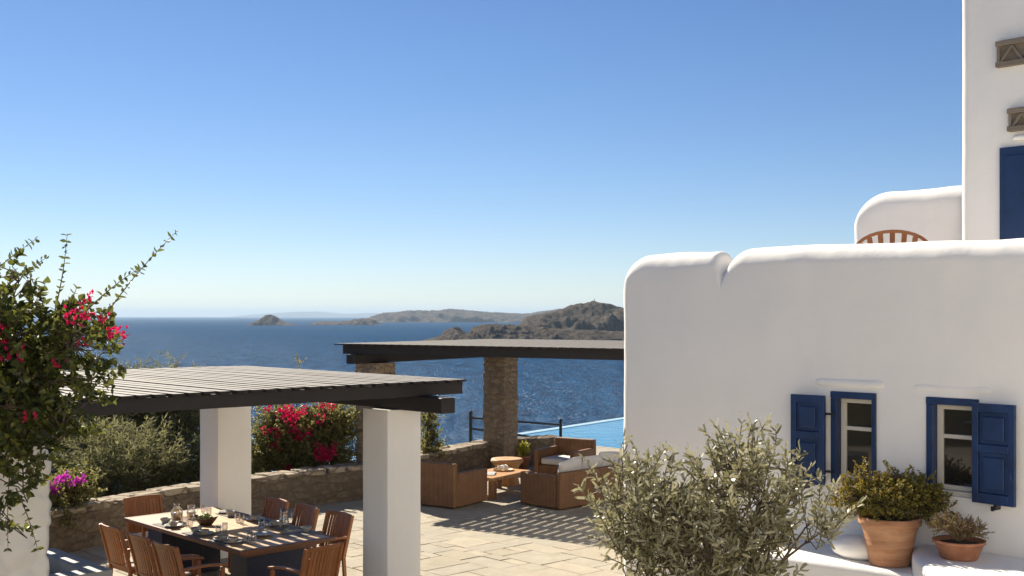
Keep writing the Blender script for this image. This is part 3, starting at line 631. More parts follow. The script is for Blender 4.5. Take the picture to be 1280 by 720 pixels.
# ------------------------------------------------------------------ leaves and branches
def leaf_cloud(name, P, D_, L, Wd, mat, parent, fold=.25, jit=.35, kind='diamond'):
    """leaves at P (n,3) pointing along D_ (n,3), length L, width Wd"""
    P = np.asarray(P, float); D_ = np.asarray(D_, float); n = len(P)
    D_ = D_+rng.normal(0, jit, D_.shape); D_ /= np.linalg.norm(D_, axis=1, keepdims=True)+1e-9
    rv = rng.normal(0, 1, (n, 3)); rv[:, 2] += .4; s = np.cross(D_, rv); s /= np.linalg.norm(s, axis=1, keepdims=True)+1e-9; u = np.cross(s, D_)
    Ls = (L*rng.uniform(.65, 1.2, n))[:, None]; Ws = (Wd*rng.uniform(.75, 1.2, n))[:, None]
    mid = .38 if kind == 'heart' else .5
    base = P; tip = P+D_*Ls-u*Ls*.12; mc = P+D_*Ls*mid+u*0; l = mc+s*Ws/2+u*Ws*fold; r = mc-s*Ws/2+u*Ws*fold
    if kind == 'diamond':
        V = np.stack([base, l, tip, r], 1).reshape(-1, 3); q = (np.arange(n)*4)[:, None]+np.array([[0, 3, 2, 1]]); return np_mesh(name, V, q, mat, parent)
    l2 = P+D_*Ls*.12+s*Ws*.33+u*Ws*fold*.6; r2 = P+D_*Ls*.12-s*Ws*.33+u*Ws*fold*.6; l3 = P+D_*Ls*.72+s*Ws*.3+u*Ws*fold*.5; r3 = P+D_*Ls*.72-s*Ws*.3+u*Ws*fold*.5
    if kind == 'blade':
        l2 = P+D_*Ls*.2+s*Ws*.36; r2 = P+D_*Ls*.2-s*Ws*.36; l3 = P+D_*Ls*.75+s*Ws*.34+u*Ws*.1; r3 = P+D_*Ls*.75-s*Ws*.34+u*Ws*.1
        V = np.stack([base, l2, l3, tip, r3, r2], 1).reshape(-1, 3); k = (np.arange(n)*6)[:, None]
        q = np.concatenate([k+np.array([[0, 5, 1, 1]])[:, :3].repeat(1, 0)], 0)
        quads = np.concatenate([k+np.array([[5, 4, 2, 1]])], 0)
        tri1 = k+np.array([[0, 5, 1]]); tri2 = k+np.array([[4, 3, 2]]); tris = np.concatenate([tri1, k+np.array([[5, 4, 1]]), k+np.array([[4, 2, 1]]), tri2], 0)
        return np_mesh(name, V, tris, mat, parent)
    V = np.stack([base, l2, l, l3, tip, r3, r, r2, mc], 1).reshape(-1, 3); k = (np.arange(n)*9)[:, None]
    q = np.concatenate([k+np.array([[0, 8, 2, 1]]), k+np.array([[8, 4, 3, 2]]), k+np.array([[8, 6, 5, 4]]), k+np.array([[0, 7, 6, 8]])], 0)
    return np_mesh(name, V, q, mat, parent)
def curve(p, q, lift=.15, wob=.06, n=6, r=random):
    p = Vector(p); q = Vector(q); L = (q-p).length; out = []
    w1 = Vector((r.gauss(0, 1), r.gauss(0, 1), r.gauss(0, .5)))*wob*L
    for i in range(n+1):
        t = i/n; out.append(p.lerp(q, t)+(w1+Vector((0, 0, lift*L)))*math.sin(math.pi*t)*.8)
    return out
def in_blob(b, rnd):
    while True:
        v = Vector((rnd.uniform(-1, 1), rnd.uniform(-1, 1), rnd.uniform(-1, 1)))
        if v.length <= 1: return Vector((b[0]+v.x*b[3], b[1]+v.y*b[4], b[2]+v.z*b[5])), v
def shrub(root, origin, blobs, ntw, leafL, leafW, mat, seed, stems=6, twig=.28, pairs=9, up=.5, trunk_r=.05, barkmat=None, kind='blade', shoot=None, density=None, trunkname='trunk', crown='crown', trunk_h=.6, jit=.3, outw=.6):
    """stems from the origin into each blob, twigs spread through the blobs, paired leaves along each twig. Local coordinates."""
    rnd = random.Random(seed); tr = MB(); nodes = []; origin = Vector(origin)
    th = origin+Vector((0, 0, trunk_h)); 
    if trunk_h > .05: pts = curve(origin, th, .0, .05, 5, rnd); tr.tube(pts, [trunk_r*(1.25-.4*i/5) for i in range(6)], 9)
    vol = [b[3]*b[4]*b[5] for b in blobs]; tot = sum(vol)
    for b in blobs:
        for k in range(max(2, int(stems*b[3]*b[5]/max(bb[3]*bb[5] for bb in blobs)))):
            q, _ = in_blob((b[0], b[1], b[2], b[3]*.6, b[4]*.6, b[5]*.6), rnd); pts = curve(th, q, .08, .07, 7, rnd); r0 = trunk_r*.3
            tr.tube(pts, [r0*(1-.85*i/7)+.003 for i in range(8)], 6); nodes += [(p, i/7) for i, p in enumerate(pts) if i > 2]
    NP = np.array([n_[0] for n_ in nodes]); LP = []; LD = []
    for b, v_ in zip(blobs, vol):
        wgt = b[6] if len(b) > 6 else 1
        for k in range(int(ntw*v_/tot*wgt)):
            q, v = in_blob(b, rnd)
            i = int(np.argmin(((NP-np.array(q))**2).sum(1)+rng.uniform(0, .02, len(NP)))); a = Vector(NP[i]); 
            d = Vector((v.x, v.y, v.z))*outw+Vector((rnd.gauss(0, .35), rnd.gauss(0, .35), up+rnd.gauss(0, .25))); d.normalize()
            e = q+d*twig*rnd.uniform(.6, 1.25); c = curve(q, e, .03, .06, 5, rnd)
            if (q-a).length < .7: tr.tube([a, a.lerp(q, .5)+Vector((0, 0, .03)), q], [.006, .005, .004], 4, cap=False)
            tr.tube(c, [.0035]*5+[.0015], 4, cap=False)
            m_ = len(c)
            for s_ in range(pairs):
                t = (s_+.5)/pairs*(m_-1); i0 = min(int(t), m_-2); p = c[i0].lerp(c[i0+1], t-i0); dd = (c[i0+1]-c[i0]).normalized()
                sd = dd.orthogonal(); sd.rotate(Matrix.Rotation(rnd.uniform(0, 6.28), 3, dd))
                for sg in (-1, 1):
                    if rnd.random() < .1: continue
                    LP.append(p); LD.append((dd*.75+sd*sg*.85).normalized())
            LP.append(c[-1]); LD.append(dd)
    tr.build(trunkname, barkmat or M['bark'], root); leaf_cloud(crown, LP, LD, leafL, leafW, mat, root, jit=jit, kind=kind)
    return root

# olive tree in front of the facade
OC = Vector((1.28, 7.5, 0)); ol = thing('olive_tree', OC, 0, 'young silvery olive tree in front of the white house wall', 'tree')
def bl(px, py, d, rx, ry, rz, w_=1): p = wp(px, py, d)-OC; return (p.x, p.y, p.z, rx, ry, rz, w_)
shrub(ol, (0, 0, 0), [bl(803, 645, 7.5, .30, .30, .25), bl(775, 630, 7.4, .13, .2, .09, .7), bl(930, 640, 7.5, .27, .30, .32), bl(930, 592, 7.5, .20, .2, .16, .9), bl(1008, 660, 7.5, .22, .24, .16, .8), bl(988, 600, 7.6, .10, .14, .17, .7), bl(870, 695, 7.5, .52, .5, .20), bl(880, 760, 7.5, .55, .5, .25, .6)], 620, .074, .023, M['olive'], 5, stems=7, twig=.25, pairs=9, up=1.0, trunk_r=.05, trunk_h=1.15, kind='blade')

# potted shrub on the ledge
pc = Hl(4.0, -.45, .868); pt = thing('terracotta_pot', pc, 0, 'large ringed terracotta pot on the white ledge between the two windows', 'pot')
m = MB(); m.lathe([(.001, 0), (.195, 0), (.203, .02), (.232, .19), (.243, .20), (.240, .215), (.262, .33), (.282, .405), (.305, .41), (.312, .43), (.310, .475), (.300, .49), (.282, .487), (.275, .45), (.001, .44)], 48); m.build('pot_body', M['terra'], pt)
m = MB(); m.lathe([(.001, .452), (.272, .448)], 24); m.build('soil', M['soil'], pt)
ps = thing('bushy_shrub', pc+Vector((0, 0, .45)), 0, 'rounded yellow-green shrub growing in the large terracotta pot', 'plant')
shrub(ps, (0, 0, 0), [(-.02, 0, .22, .38, .34, .17), (-.36, -.05, .22, .22, .22, .16, .9), (.42, 0, .17, .22, .22, .15, .9), (-.30, 0, .42, .07, .07, .12, 1.5), (.06, 0, .42, .14, .12, .10), (.35, 0, .34, .13, .12, .09)], 800, .028, .020, M['potleaf'], 9, stems=7, twig=.11, pairs=9, up=.3, trunk_r=.012, trunk_h=.04, kind='diamond', trunkname='stem', crown='foliage', jit=.6)
pc2 = Hl(4.76, -.50, 1.052); pb = thing('terracotta_bowl', pc2, 0, 'shallow terracotta bowl on the higher white ledge at right', 'pot')
m = MB(); m.lathe([(.001, 0), (.165, 0), (.175, .015), (.228, .15), (.245, .155), (.247, .178), (.235, .182), (.222, .165), (.17, .06), (.001, .05)], 44); m.build('pot_body', M['terra2'], pb)
m = MB(); m.lathe([(.001, .165), (.12, .155), (.216, .14)], 24); m.build('soil', M['soil'], pb)
dp = thing('dried_plant', pc2+Vector((0, 0, .15)), 0, 'dry brown straggly plant in the shallow terracotta bowl', 'plant')
shrub(dp, (0, 0, 0), [(-.10, 0, .17, .17, .14, .08), (.08, 0, .12, .18, .14, .07)], 240, .018, .010, M['dryleaf'], 19, stems=16, twig=.08, pairs=5, up=.5, trunk_r=.008, trunk_h=.0, kind='diamond', trunkname='stem', crown='foliage', barkmat=M['dryleaf'], jit=.7)

# foreground bougainvillea on the pillar
BO = Vector((-4.15, 9.2, 0)); bg_ = thing('bougainvillea', BO, 0, 'tall bougainvillea with dark leaves and crimson bracts climbing the whitewashed pillar', 'plant', 'bougainvillea bushes')
def bb_(px, py, d, rx, ry, rz, w_=1): p = wp(px, py, d)-BO; return (p.x, p.y, p.z, rx, ry, rz, w_)
shrub(bg_, (-.45, .2, 0), [bb_(85, 430, 9.0, .30, .4, .22, .75), bb_(30, 420, 8.9, .34, .4, .24, .9), bb_(60, 490, 9.0, .36, .4, .22, 1.0), bb_(10, 500, 8.8, .30, .35, .38), bb_(20, 350, 8.9, .26, .25, .13, .5), bb_(70, 540, 9.0, .20, .2, .12, .7), bb_(20, 560, 8.9, .24, .2, .16, 1.0), bb_(-40, 470, 9, .45, .5, .6, .8), bb_(30, 600, 8.85, .22, .12, .16, 1.6), bb_(8, 650, 8.8, .12, .1, .10, 1.3), bb_(35, 672, 8.8, .06, .06, .07, 1.3)],
      700, .066, .052, M['boug'], 31, stems=2, twig=.20, pairs=6, up=.15, trunk_r=.024, trunk_h=2.1, kind='heart', crown='foliage', jit=.5)
# long arching shoots against the sky
rnd = random.Random(3); tr = MB(); LP = []; LD = []
for a, b, d, n in (((126, 402), (222, 288), 8.9, 15), ((108, 388), (176, 334), 8.7, 10), ((66, 400), (84, 292), 9.0, 13), ((-10, 372), (58, 322), 8.8, 13), ((-20, 350), (46, 298), 9.1, 12), ((-10, 330), (48, 352), 8.8, 8), ((80, 395), (96, 358), 8.9, 5), ((95, 470), (142, 486), 8.7, 8), ((60, 520), (100, 492), 8.8, 6), ((110, 460), (150, 425), 8.9, 5), ((15, 560), (10, 690), 8.7, 11), ((20, 610), (48, 690), 8.75, 8)):
    p = wp(*a, d)-BO; q = wp(*b, d+rnd.uniform(-.2, .2))-BO; c = curve(p, q, .035, .02, 10, rnd); tr.tube(c, [.006-.0042*i/10 for i in range(11)], 5, cap=False)
    n = int(n*1.2)
    for s_ in range(n):
        t = (s_+.6)/n*10; i0 = min(9, int(t)); pp = c[i0].lerp(c[i0+1], t-i0); dd = (c[i0+1]-c[i0]).normalized(); sd = dd.orthogonal(); sd.rotate(Matrix.Rotation(s_*2.4, 3, dd))
        for sg in (-1, 1): LP.append(pp); LD.append((dd*.4+sd*sg*.9).normalized())
tr.build('shoot', M['twig'], bg_); leaf_cloud('shoot_leaves', LP, LD, .052, .026, M['boug'], bg_, jit=.3, kind='heart')
def bracts(root, centres, mat, n=26, r=.07, size=.035, name='blossom'):
    LP = []; LD = []
    for c in centres:
        c = Vector(c[:3]); 
        for _ in range(n):
            v = Vector((rnd.gauss(0, 1), rnd.gauss(0, 1), rnd.gauss(0, 1))).normalized(); p = c+v*r*rnd.uniform(.2, 1)
            LP += [p]*3
            for k in range(3): LD.append((v+Vector((rnd.gauss(0, .8), rnd.gauss(0, .8), rnd.gauss(0, .8)))).normalized())
    return leaf_cloud(name, LP, LD, size, size*.85, mat, root, jit=.2, kind='heart')
cs = [wp(px+rnd.uniform(-3, 3), py+rnd.uniform(-3, 3), 8.55+rnd.uniform(-.1, .2))-BO for px, py in ((8, 408), (14, 428), (3, 432), (95, 392), (86, 400), (104, 398), (82, 388), (18, 440), (108, 388), (148, 414), (136, 420), (152, 420), (108, 432), (24, 447), (36, 525), (42, 518), (70, 454), (128, 395), (112, 372), (5, 450), (12, 415))]
bracts(bg_, cs, M['pink'], 6, .065, .030)

# tamarisk trees behind the wall at left
def tamarisk(name, base, blobs, n, seed, label):
    root = thing(name, base, 0, label, 'tree', 'feathery trees beyond the low stone wall'); rnd = random.Random(seed); tr = MB(); LP = []; LD = []; b0 = Vector(base)
    for b in blobs:
        c = Vector(b[:3])-b0
        for k in range(5):
            q = c+Vector((rnd.uniform(-.5, .5)*b[3], rnd.uniform(-.5, .5)*b[4], rnd.uniform(-.2, .6)*b[5])); pts = curve((0, 0, 0), q, .05, .08, 7, rnd); tr.tube(pts, [.04*(1-.85*i/7)+.004 for i in range(8)], 6)
        nb = int(n*1.9*b[3]*b[4]*b[5])
        for k in range(nb):
            q, v = in_blob((c.x, c.y, c.z, b[3], b[4], b[5]), rnd)
            if noise.noise((q+b0)*1.7+Vector((seed, 0, 0))) < -.22: continue
            d = Vector((v.x*.6+rnd.gauss(0, .3), v.y*.6+rnd.gauss(0, .3), .65+rnd.gauss(0, .25))).normalized(); ln = rnd.uniform(.22, .5)
            tip = q+d*ln+Vector((d.x*.12, d.y*.12, -.10*rnd.random())); c5 = curve(q, tip, .06, .03, 4, rnd)
            if rnd.random() < .25: tr.tube(c5, [.004]*5, 3, cap=False)
            for s_ in range(13):
                t = s_/13*4; i0 = min(3, int(t)); p = c5[i0].lerp(c5[i0+1], t-i0); dd = (c5[i0+1]-c5[i0]).normalized(); sd = dd.orthogonal(); sd.rotate(Matrix.Rotation(rnd.uniform(0, 6.28), 3, dd))
                LP.append(p); LD.append((dd*.8+sd*.55).normalized())
    tr.build('trunk', M['bark'], root); leaf_cloud('crown', LP, LD, .13, .019, M['tamarisk'], root, jit=.25, kind='diamond')
def tb(px, py, d, rx, ry, rz): p = wp(px, py, d); return (p.x, p.y, p.z, rx, ry, rz)
tamarisk('tamarisk_tree', (-7.6, 22.5, -1.6), [tb(95, 550, 22, 1.0, .8, .8), tb(130, 575, 20.2, .75, .5, .5), tb(60, 500, 23, .9, .8, .8), tb(110, 612, 20.5, 1.0, .6, .5)], 900, 1, 'pale feathery tamarisk bush behind the wall at the left, nearest the purple flowers')
tamarisk('tamarisk_tree', (-6.4, 23.0, -1.8), [tb(165, 525, 23, 1.1, .8, .85), tb(180, 575, 21, .7, .5, .55), tb(165, 492, 23.5, .6, .5, .36), tb(167, 465, 23.5, .10, .2, .18), tb(170, 610, 21.5, 1.0, .6, .5)], 900, 2, 'dark green tamarisk in the middle of the group behind the wall')
tamarisk('tamarisk_tree', (-5.3, 23.5, -1.8), [tb(228, 530, 23, .95, .8, .85), tb(225, 575, 22, .75, .5, .5), tb(222, 492, 23.5, .5, .5, .36), tb(221, 462, 23.5, .10, .2, .18), tb(235, 602, 22, .9, .6, .5), tb(290, 590, 23, .7, .6, .5)], 900, 3, 'feathery tamarisk just left of the white column behind the table')
tamarisk('tamarisk_tree', (-9.3, 22.0, -1.8), [tb(20, 560, 22, 1.2, .8, .9), tb(-30, 520, 22, 1.2, .8, 1.0)], 700, 4, 'tamarisk at the far left glimpsed behind the pillar')
# rear bougainvillea between the columns
def rear_boug(base, blobs, ntw, pinks, mat, bm_, seed, label, n=26, r=.13, cat='plant', leaf=M['boug2']):
    root = thing('bougainvillea', base, 0, label, cat, 'bougainvillea bushes'); b0 = Vector(base); bl_ = [(b[0]-b0.x, b[1]-b0.y, b[2]-b0.z)+tuple(b[3:]) for b in blobs]
    shrub(root, (0, 0, 0), bl_, ntw, .055, .042, leaf, seed, stems=8, twig=.22, pairs=6, up=.3, trunk_r=.05, trunk_h=.3, kind='diamond', crown='foliage', jit=.6)
    bracts(root, [Vector(p)-b0 for p in pinks], bm_, n, r, .042); return root
D_ = 22.3
rear_boug((-4.1, 22.8, -1.0), [tb(385, 560, D_, .85, .6, .65), tb(415, 530, D_, .55, .5, .35), tb(345, 565, D_, .55, .5, .5), tb(350, 528, D_, .4, .4, .25), tb(372, 470, 22.5, .06, .06, .30)], 2300,
          [wp(px, py, D_-.55) for px, py in ((335, 508), (352, 515), (362, 512), (358, 520), (370, 518), (365, 524), (378, 515), (332, 537), (345, 540), (368, 538), (385, 540), (372, 546), (402, 505), (412, 508), (401, 524), (345, 556), (362, 584), (366, 590))]+[wp(px, py, D_-.7) for px, py in ((400, 560), (408, 566), (405, 572), (415, 560), (412, 570), (398, 568))], M['pink'], M['pink'], 41,
          'sunlit bougainvillea with bright pink bracts behind the wall between the two white columns', 22, .12)
rear_boug((-7.05, 17.4, -.6), [tb(75, 620, 17, .38, .3, .2), tb(100, 608, 17.2, .25, .25, .14), tb(70, 645, 16.6, .28, .2, .10)], 330, [wp(px, py, 16.75) for px, py in ((58, 604), (66, 606), (75, 600), (82, 596), (70, 612), (92, 603), (102, 600))], M['purple'], M['purple'], 43,
          'small bougainvillea with purple flowers by the wall beside the whitewashed pillar', 16, .08)
rear_boug((-1.75, 23.9, -.5), [tb(537, 560, 23.6, .12, .15, .35), tb(536, 528, 23.6, .10, .12, .35)], 170, [wp(540, 518, 23.5)], M['pink'], M['pink'], 47, 'thin green climber showing beside the right edge of the near white column', 1, .03)

# railing
rl = thing('iron_railing', (-.92, 25.6, 0), 0, 'black iron railing with two posts between the stone column and the pool', 'railing')
pA = Vector((0, 0, 0)); pB = Vector((2.08, 1.9, 0))
for p, z0, z1 in ((pA, .5, 1.24), (pB, 0, .90)):
    m = MB(); m.tube([p+Vector((0, 0, z0)), p+Vector((0, 0, z1))], .036, 10); m.lathe([(.045, z1), (.045, z1+.02), (.03, z1+.05), (.001, z1+.06)], 10, p); m.build('post', M['iron'], rl)
for za, zb_ in ((1.14, .80), (.90, .42)):
    m = MB(); m.tube([pA+Vector((-.0, 0, za)), pB+Vector((0, 0, zb_))], .024, 8); m.build('rail', M['iron'], rl)

# ------------------------------------------------------------------ wicker lounge
def wicker_seat(name, W_, D, loc, rz, label, cat, cushions=1, arm_h=.62, back_h=.80, group='wicker armchairs and sofa of the lounge'):
    """front = +y"""
    root = thing(name, loc, rz, label, cat, group); t = .115
    m = MB(); m.b2((-W_/2, -D/2, .02), (W_/2, -D/2+t, back_h)); m.build('backrest', M['wicker'], root, .035, 3)
    for s_ in (-1, 1):
        x = s_*(W_/2-t/2); m = MB(); m.b2((x-t/2-.004*(s_ < 0), -D/2+t+.002, .02), (x+t/2+.004*(s_ > 0), D/2, arm_h)); m.build('armrest', M['wicker'], root, .03, 3)
    m = MB(); m.b2((-W_/2+t+.002, -D/2+t+.002, .05), (W_/2-t-.002, D/2-.02, .30)); m.build('seat_base', M['wicker'], root, .02)
    cw = (W_-2*t-.02)/cushions
    for k in range(cushions):
        x = -W_/2+t+.01+cw*(k+.5); m = MB(); m.box((x, .05, .375), (cw-.015, D-t-.08, .14)); m.build('seat_cushion', M['cushion'], root, .05, 4)
    return root
wicker_seat('wicker_armchair', .98, 1.05, (-1.14, 20.92, 0), RA2-math.pi/2, 'wicker armchair seen from behind, just right of the near white column', 'armchair')
c3 = wicker_seat('wicker_armchair', .98, .95, (1.12, 24.2, 0), RA2+math.pi/2, 'wicker armchair facing the viewer beside the pool, with white seat cushion', 'armchair')
sr = math.atan2(.71, -.70)-math.pi/2
sofa = wicker_seat('wicker_sofa', 2.05, 1.0, (1.22, 21.15, 0), sr, 'long wicker sofa with white cushions seen from behind, next to the olive tree', 'sofa', 2, .60, .66)
def pillow(name, c, rot, sx, sy, sz, mat, parent):
    P = np.zeros((17, 17, 2, 3)); n = 17
    V = []; 
    for sgn in (1, -1):
        for i in range(n):
            for j in range(n):
                u, v = -1+2*i/(n-1), -1+2*j/(n-1); th = max(0, (1-u**4)*(1-v**4))**.55; k = 1-.10*(abs(u)*abs(v)) - .05*(1-abs(u*v))
                V.append(rot @ Vector((u*sx*k, sgn*sy*th*(1+.12*noise.noise(Vector((u*2, v*2, c[0]*5+sgn)))), v*sz*k))+Vector(c))
    q = []
    for s_ in range(2):
        o = s_*n*n
        for i in range(n-1):
            for j in range(n-1): f = (o+i*n+j, o+(i+1)*n+j, o+(i+1)*n+j+1, o+i*n+j+1); q.append(f if s_ else f[::-1])
    return np_mesh(name, np.array(V), np.array(q), mat, parent, True)
for x, dz, tl in ((-.45, .66, .22), (.15, .67, .3), (.6, .70, .18)):
    rt = Matrix.Rotation(tl, 3, 'X') @ Matrix.Rotation(random.uniform(-.2, .2), 3, 'Y')
    pr = thing('cushion', (0, 0, 0), 0, {-.45: 'white cushion slumped over the left arm end of the wicker sofa', .15: 'white cushion in the middle of the wicker sofa', .6: 'white cushion standing upright at the right of the wicker sofa'}[x], 'cushion', 'loose white cushions on the sofa')
    wpnt = Matrix.Rotation(sr, 3, 'Z') @ Vector((x, -.2, 0))+Vector((1.22, 21.15, 0)); pr.location = wpnt; pr.rotation_euler = (0, 0, sr)
    pillow('cover', (0, 0, dz), rt, .31, .085, .20, M['cushion'], pr)
# throw of fabric over the left end of the sofa
pr = thing('throw', Matrix.Rotation(sr, 3, 'Z') @ Vector((.0, 0, 0))+Vector((1.22, 21.15, 0)), sr, 'crumpled white throw hanging over the left corner of the wicker sofa', 'throw')
n = 26; P = np.zeros((n, n, 3))
for i in range(n):
    for j in range(n):
        u = i/(n-1); v = j/(n-1); x = .80+.30*u-.12*math.sin(v*2); prof = -.32-.22*v; wv = noise.noise(Vector((u*5, v*3, 4)))*.035
        z = .69+.02*math.sin(u*9)-(max(0, v-.75)*1.0); P[i, j] = (x*1.0-.15*v, -.45+.32*(1-v)+wv*.3-.10*max(0, v-.75), z+wv+.04*(1-v))
grid_mesh('cloth', P, M['cushion'], pr)

# coffee table, stool, tray, cups, magazine, plant
ct = thing('wicker_coffee_table', (-.32, 22.10, 0), RA2, 'low wicker coffee table with magazine and tray between the armchairs', 'table')
m = MB(); m.b2((-.66, -.40, .33), (.66, .40, .40)); m.build('table_top', M['wicker2'], ct, .015)
for x in (-.60, .60):
    for y in (-.34, .34): m = MB(); m.b2((x-.06, y-.06, 0), (x+.06, y+.06, .329)); m.build('leg', M['wicker'], ct, .01)
def CT(x, y, z=.401): p = Matrix.Rotation(RA2, 3, 'Z') @ Vector((x, y, 0))+Vector((-.32, 22.10, z)); return p
mg = thing('magazine', CT(-.25, .0), RA2+.5, 'open magazine lying on the wicker coffee table', 'magazine'); n = 14; P = np.zeros((n, 5, 3))
for i in range(n):
    for j in range(5): u = -1+2*i/(n-1); P[i, j] = (u*.21, (j-2)*.07, .012+.022*(1-abs(abs(u)-.45)*2)*(abs(u) > .02)*.8)
grid_mesh('pages', P, M['paper'], mg); 
ty_ = thing('round_tray', CT(.30, .02), 0, 'round honey coloured tray holding the cups on the coffee table', 'tray'); m = MB(); m.lathe([(.001, .008), (.19, .008), (.20, .03), (.21, .03), (.205, 0), (.001, 0)], 28); m.build('dish', M['wicker2'], ty_)
cup0 = None
for dx, dy, lab in ((-.07, .03, 'leftmost of the three white cups on the round tray'), (.01, -.05, 'middle one of the three white cups on the round tray'), (.10, .04, 'rightmost of the three white cups on the round tray')):
    q = CT(.30+dx, .02+dy, .411); c = thing('cup', q, 0, lab, 'cup', 'white cups on the tray'); m = MB(); m.lathe([(.001, 0), (.034, 0), (.043, .09), (.039, .09), (.031, .008), (.001, .008)], 18); m.build('cup_body', M['white_ceramic'], c)
    m = MB(); m.tube([(.04, 0, .075), (.062, 0, .06), (.062, 0, .03), (.036, 0, .02)], .005, 6); m.build('handle', M['white_ceramic'], c)
st = thing('wicker_stool', (-.10, 23.25, 0), 0, 'round honey wicker stool with bulging rim behind the coffee table', 'stool')
m = MB(); m.lathe([(.25, 0), (.255, .03), (.215, .2), (.24, .36), (.30, .44)], 36); m.build('base', M['wicker2'], st); m = MB(); m.lathe([(.28, .43), (.325, .45), (.335, .49), (.315, .525), (.27, .53), (.001, .52)], 36); m.build('seat', M['wicker2'], st)
pp = thing('terracotta_pot', (.25, 25.55, 0), 0, 'small terracotta pot at the foot of the middle stone column', 'pot'); m = MB(); m.lathe([(.001, 0), (.10, 0), (.145, .26), (.16, .26), (.16, .31), (.14, .31), (.13, .27), (.001, .26)], 24); m.build('pot_body', M['terra2'], pp)
yp = thing('leafy_plant', (.25, 25.55, .26), 0, 'small bright yellow-green plant in the pot beside the stone column', 'plant'); shrub(yp, (0, 0, 0), [(0, 0, .16, .11, .11, .10)], 46, .085, .035, M['yellow'], 77, stems=5, twig=.09, pairs=3, up=.6, trunk_r=.008, trunk_h=.02, kind='diamond', trunkname='stem', crown='foliage')

# ------------------------------------------------------------------ dining set
TC = Vector((-3.61, 14.5, 0)); TH = .745
tb_ = thing('dining_table', TC, RA, 'long teak dining table on dark blue pedestals laid for a meal', 'table')
m = MB(); 
for i in range(9):
    x0 = -.60+i*.1335; m.b2((x0+.0015, -1.44, TH-.03), (x0+.132, 1.44, TH))
m.build('table_top', M['tabletop'], tb_, .003)
m = MB(); m.b2((-.645, -1.50, TH-.045), (-.602, 1.50, TH+.002)); m.b2((.602, -1.50, TH-.045), (.645, 1.50, TH+.002)); m.b2((-.6015, -1.50, TH-.044), (.6015, -1.441, TH+.001)); m.b2((-.6015, 1.441, TH-.044), (.6015, 1.50, TH+.001)); m.build('edge_frame', M['tableedge'], tb_, .004)
m = MB(); m.b2((-.48, -1.34, TH-.11), (-.45, 1.34, TH-.046)); m.b2((.45, -1.34, TH-.11), (.48, 1.34, TH-.046)); m.b2((-.449, -1.34, TH-.11), (.449, -1.31, TH-.046)); m.b2((-.449, 1.31, TH-.11), (.449, 1.34, TH-.046)); m.build('apron', M['tableedge'], tb_)
for y in (-1.08, 1.08): m = MB(); m.b2((-.42, y-.2, 0), (.42, y+.2, TH-.122)); m.build('pedestal', M['navytile'], tb_, .01)

CH_GROUP = 'teak armchairs around the dining table'
def dining_chair(loc, rz, label):
    """front = +y, back top about .33 behind the centre"""
    root = thing('teak_armchair', loc, rz, label, 'chair', CH_GROUP); W_ = .27
    for s_ in (-1, 1):
        x = s_*(W_-.02)
        m = MB(); m.bar((x, -.20, .43), (x, -.23, 0), .036, .045); m.bar((x, -.20, .415), (x, -.335, .925), .034, .045); m.build('back_leg', M['teak'], root, .006)
        m = MB(); m.bar((x, .24, 0), (x, .235, .63), .04, .04); m.build('front_leg', M['teak'], root, .006)
        m = MB(); n = 8; vs = []
        pts = [(x, -.27+.56*i/n, .665+.012*math.sin(math.pi*i/n)-.02*(i/n)**3) for i in range(n+1)]
        for i in range(n): 
            pass
        vs = []
        for (a, b, c) in pts:
            w_ = .026+.006*math.sin((b+.27)/.56*math.pi)
            vs += [(a-w_, b, c-.013), (a+w_, b, c-.013), (a+w_, b, c+.013), (a-w_, b, c+.013)]
        fs = [(i*4+q, i*4+(q+1) % 4, (i+1)*4+(q+1) % 4, (i+1)*4+q) for i in range(n) for q in range(4)]+[(3, 2, 1, 0), (n*4, n*4+1, n*4+2, n*4+3)]
        m.add(vs, [f[::-1] for f in fs]); m.build('armrest', M['teaky'], root, .006)
    # curved backrest: top rail, bottom rail, nine slats
    def backpt(u, t, off=0):                 # u across -1..1, t 0..1 up
        y0 = -.205-.13*t-.035*(1-u*u)+.012*math.sin(t*3); return Vector((u*(W_-.038), y0+off, .43+.50*t))
    for t0, t1 in ((.90, 1.0), (.02, .09)):
        m = MB(); n = 8; vs = []
        for i in range(n+1):
            u = -1+2*i/n
            for (t, o) in ((t0, -.013), (t0, .013), (t1, .013), (t1, -.013)): 
                p = backpt(u, t, o); p.z += .004*(1-u*u)*(t1 > .5); vs.append(p)
        fs = [(i*4+q, i*4+(q+1) % 4, (i+1)*4+(q+1) % 4, (i+1)*4+q) for i in range(n) for q in range(4)]+[(3, 2, 1, 0), (n*4, n*4+1, n*4+2, n*4+3)]
        m.add(vs, fs); m.build('back_rail', M['teakx'], root, .004)
    m = MB(); ns = 10
    for k in range(ns):
        u = -1+2*(k+.5)/ns; hw = .0190; vs = []; n = 5
        for i in range(n+1):
            p = backpt(u, .09+.81*i/n); vs += [p+Vector((-hw, -.006, 0)), p+Vector((hw, -.006, 0)), p+Vector((hw, .006, 0)), p+Vector((-hw, .006, 0))]
        m.add(vs, [(i*4+q, i*4+(q+1) % 4, (i+1)*4+(q+1) % 4, (i+1)*4+q) for i in range(n) for q in range(4)])
    m.build('back_slats', M['teak'], root)
    m = MB(); 
    for x in (-.232, .232): m.b2((x-.012, -.2, .385), (x+.012, .22, .43))
    m.b2((-.22, .205, .385), (.22, .23, .43)); m.b2((-.22, -.205, .385), (.22, -.18, .43)); m.build('seat_frame', M['teakx'], root, .003); m = MB(); m.b2((-.235, -.01, .30), (.235, .015, .33)); m.build('stretcher', M['teakx'], root)
    m = MB(); m.box((0, .02, .445), (.46, .45, .034)); m.build('seat', M['seatfab'], root, .014, 3)
    return root
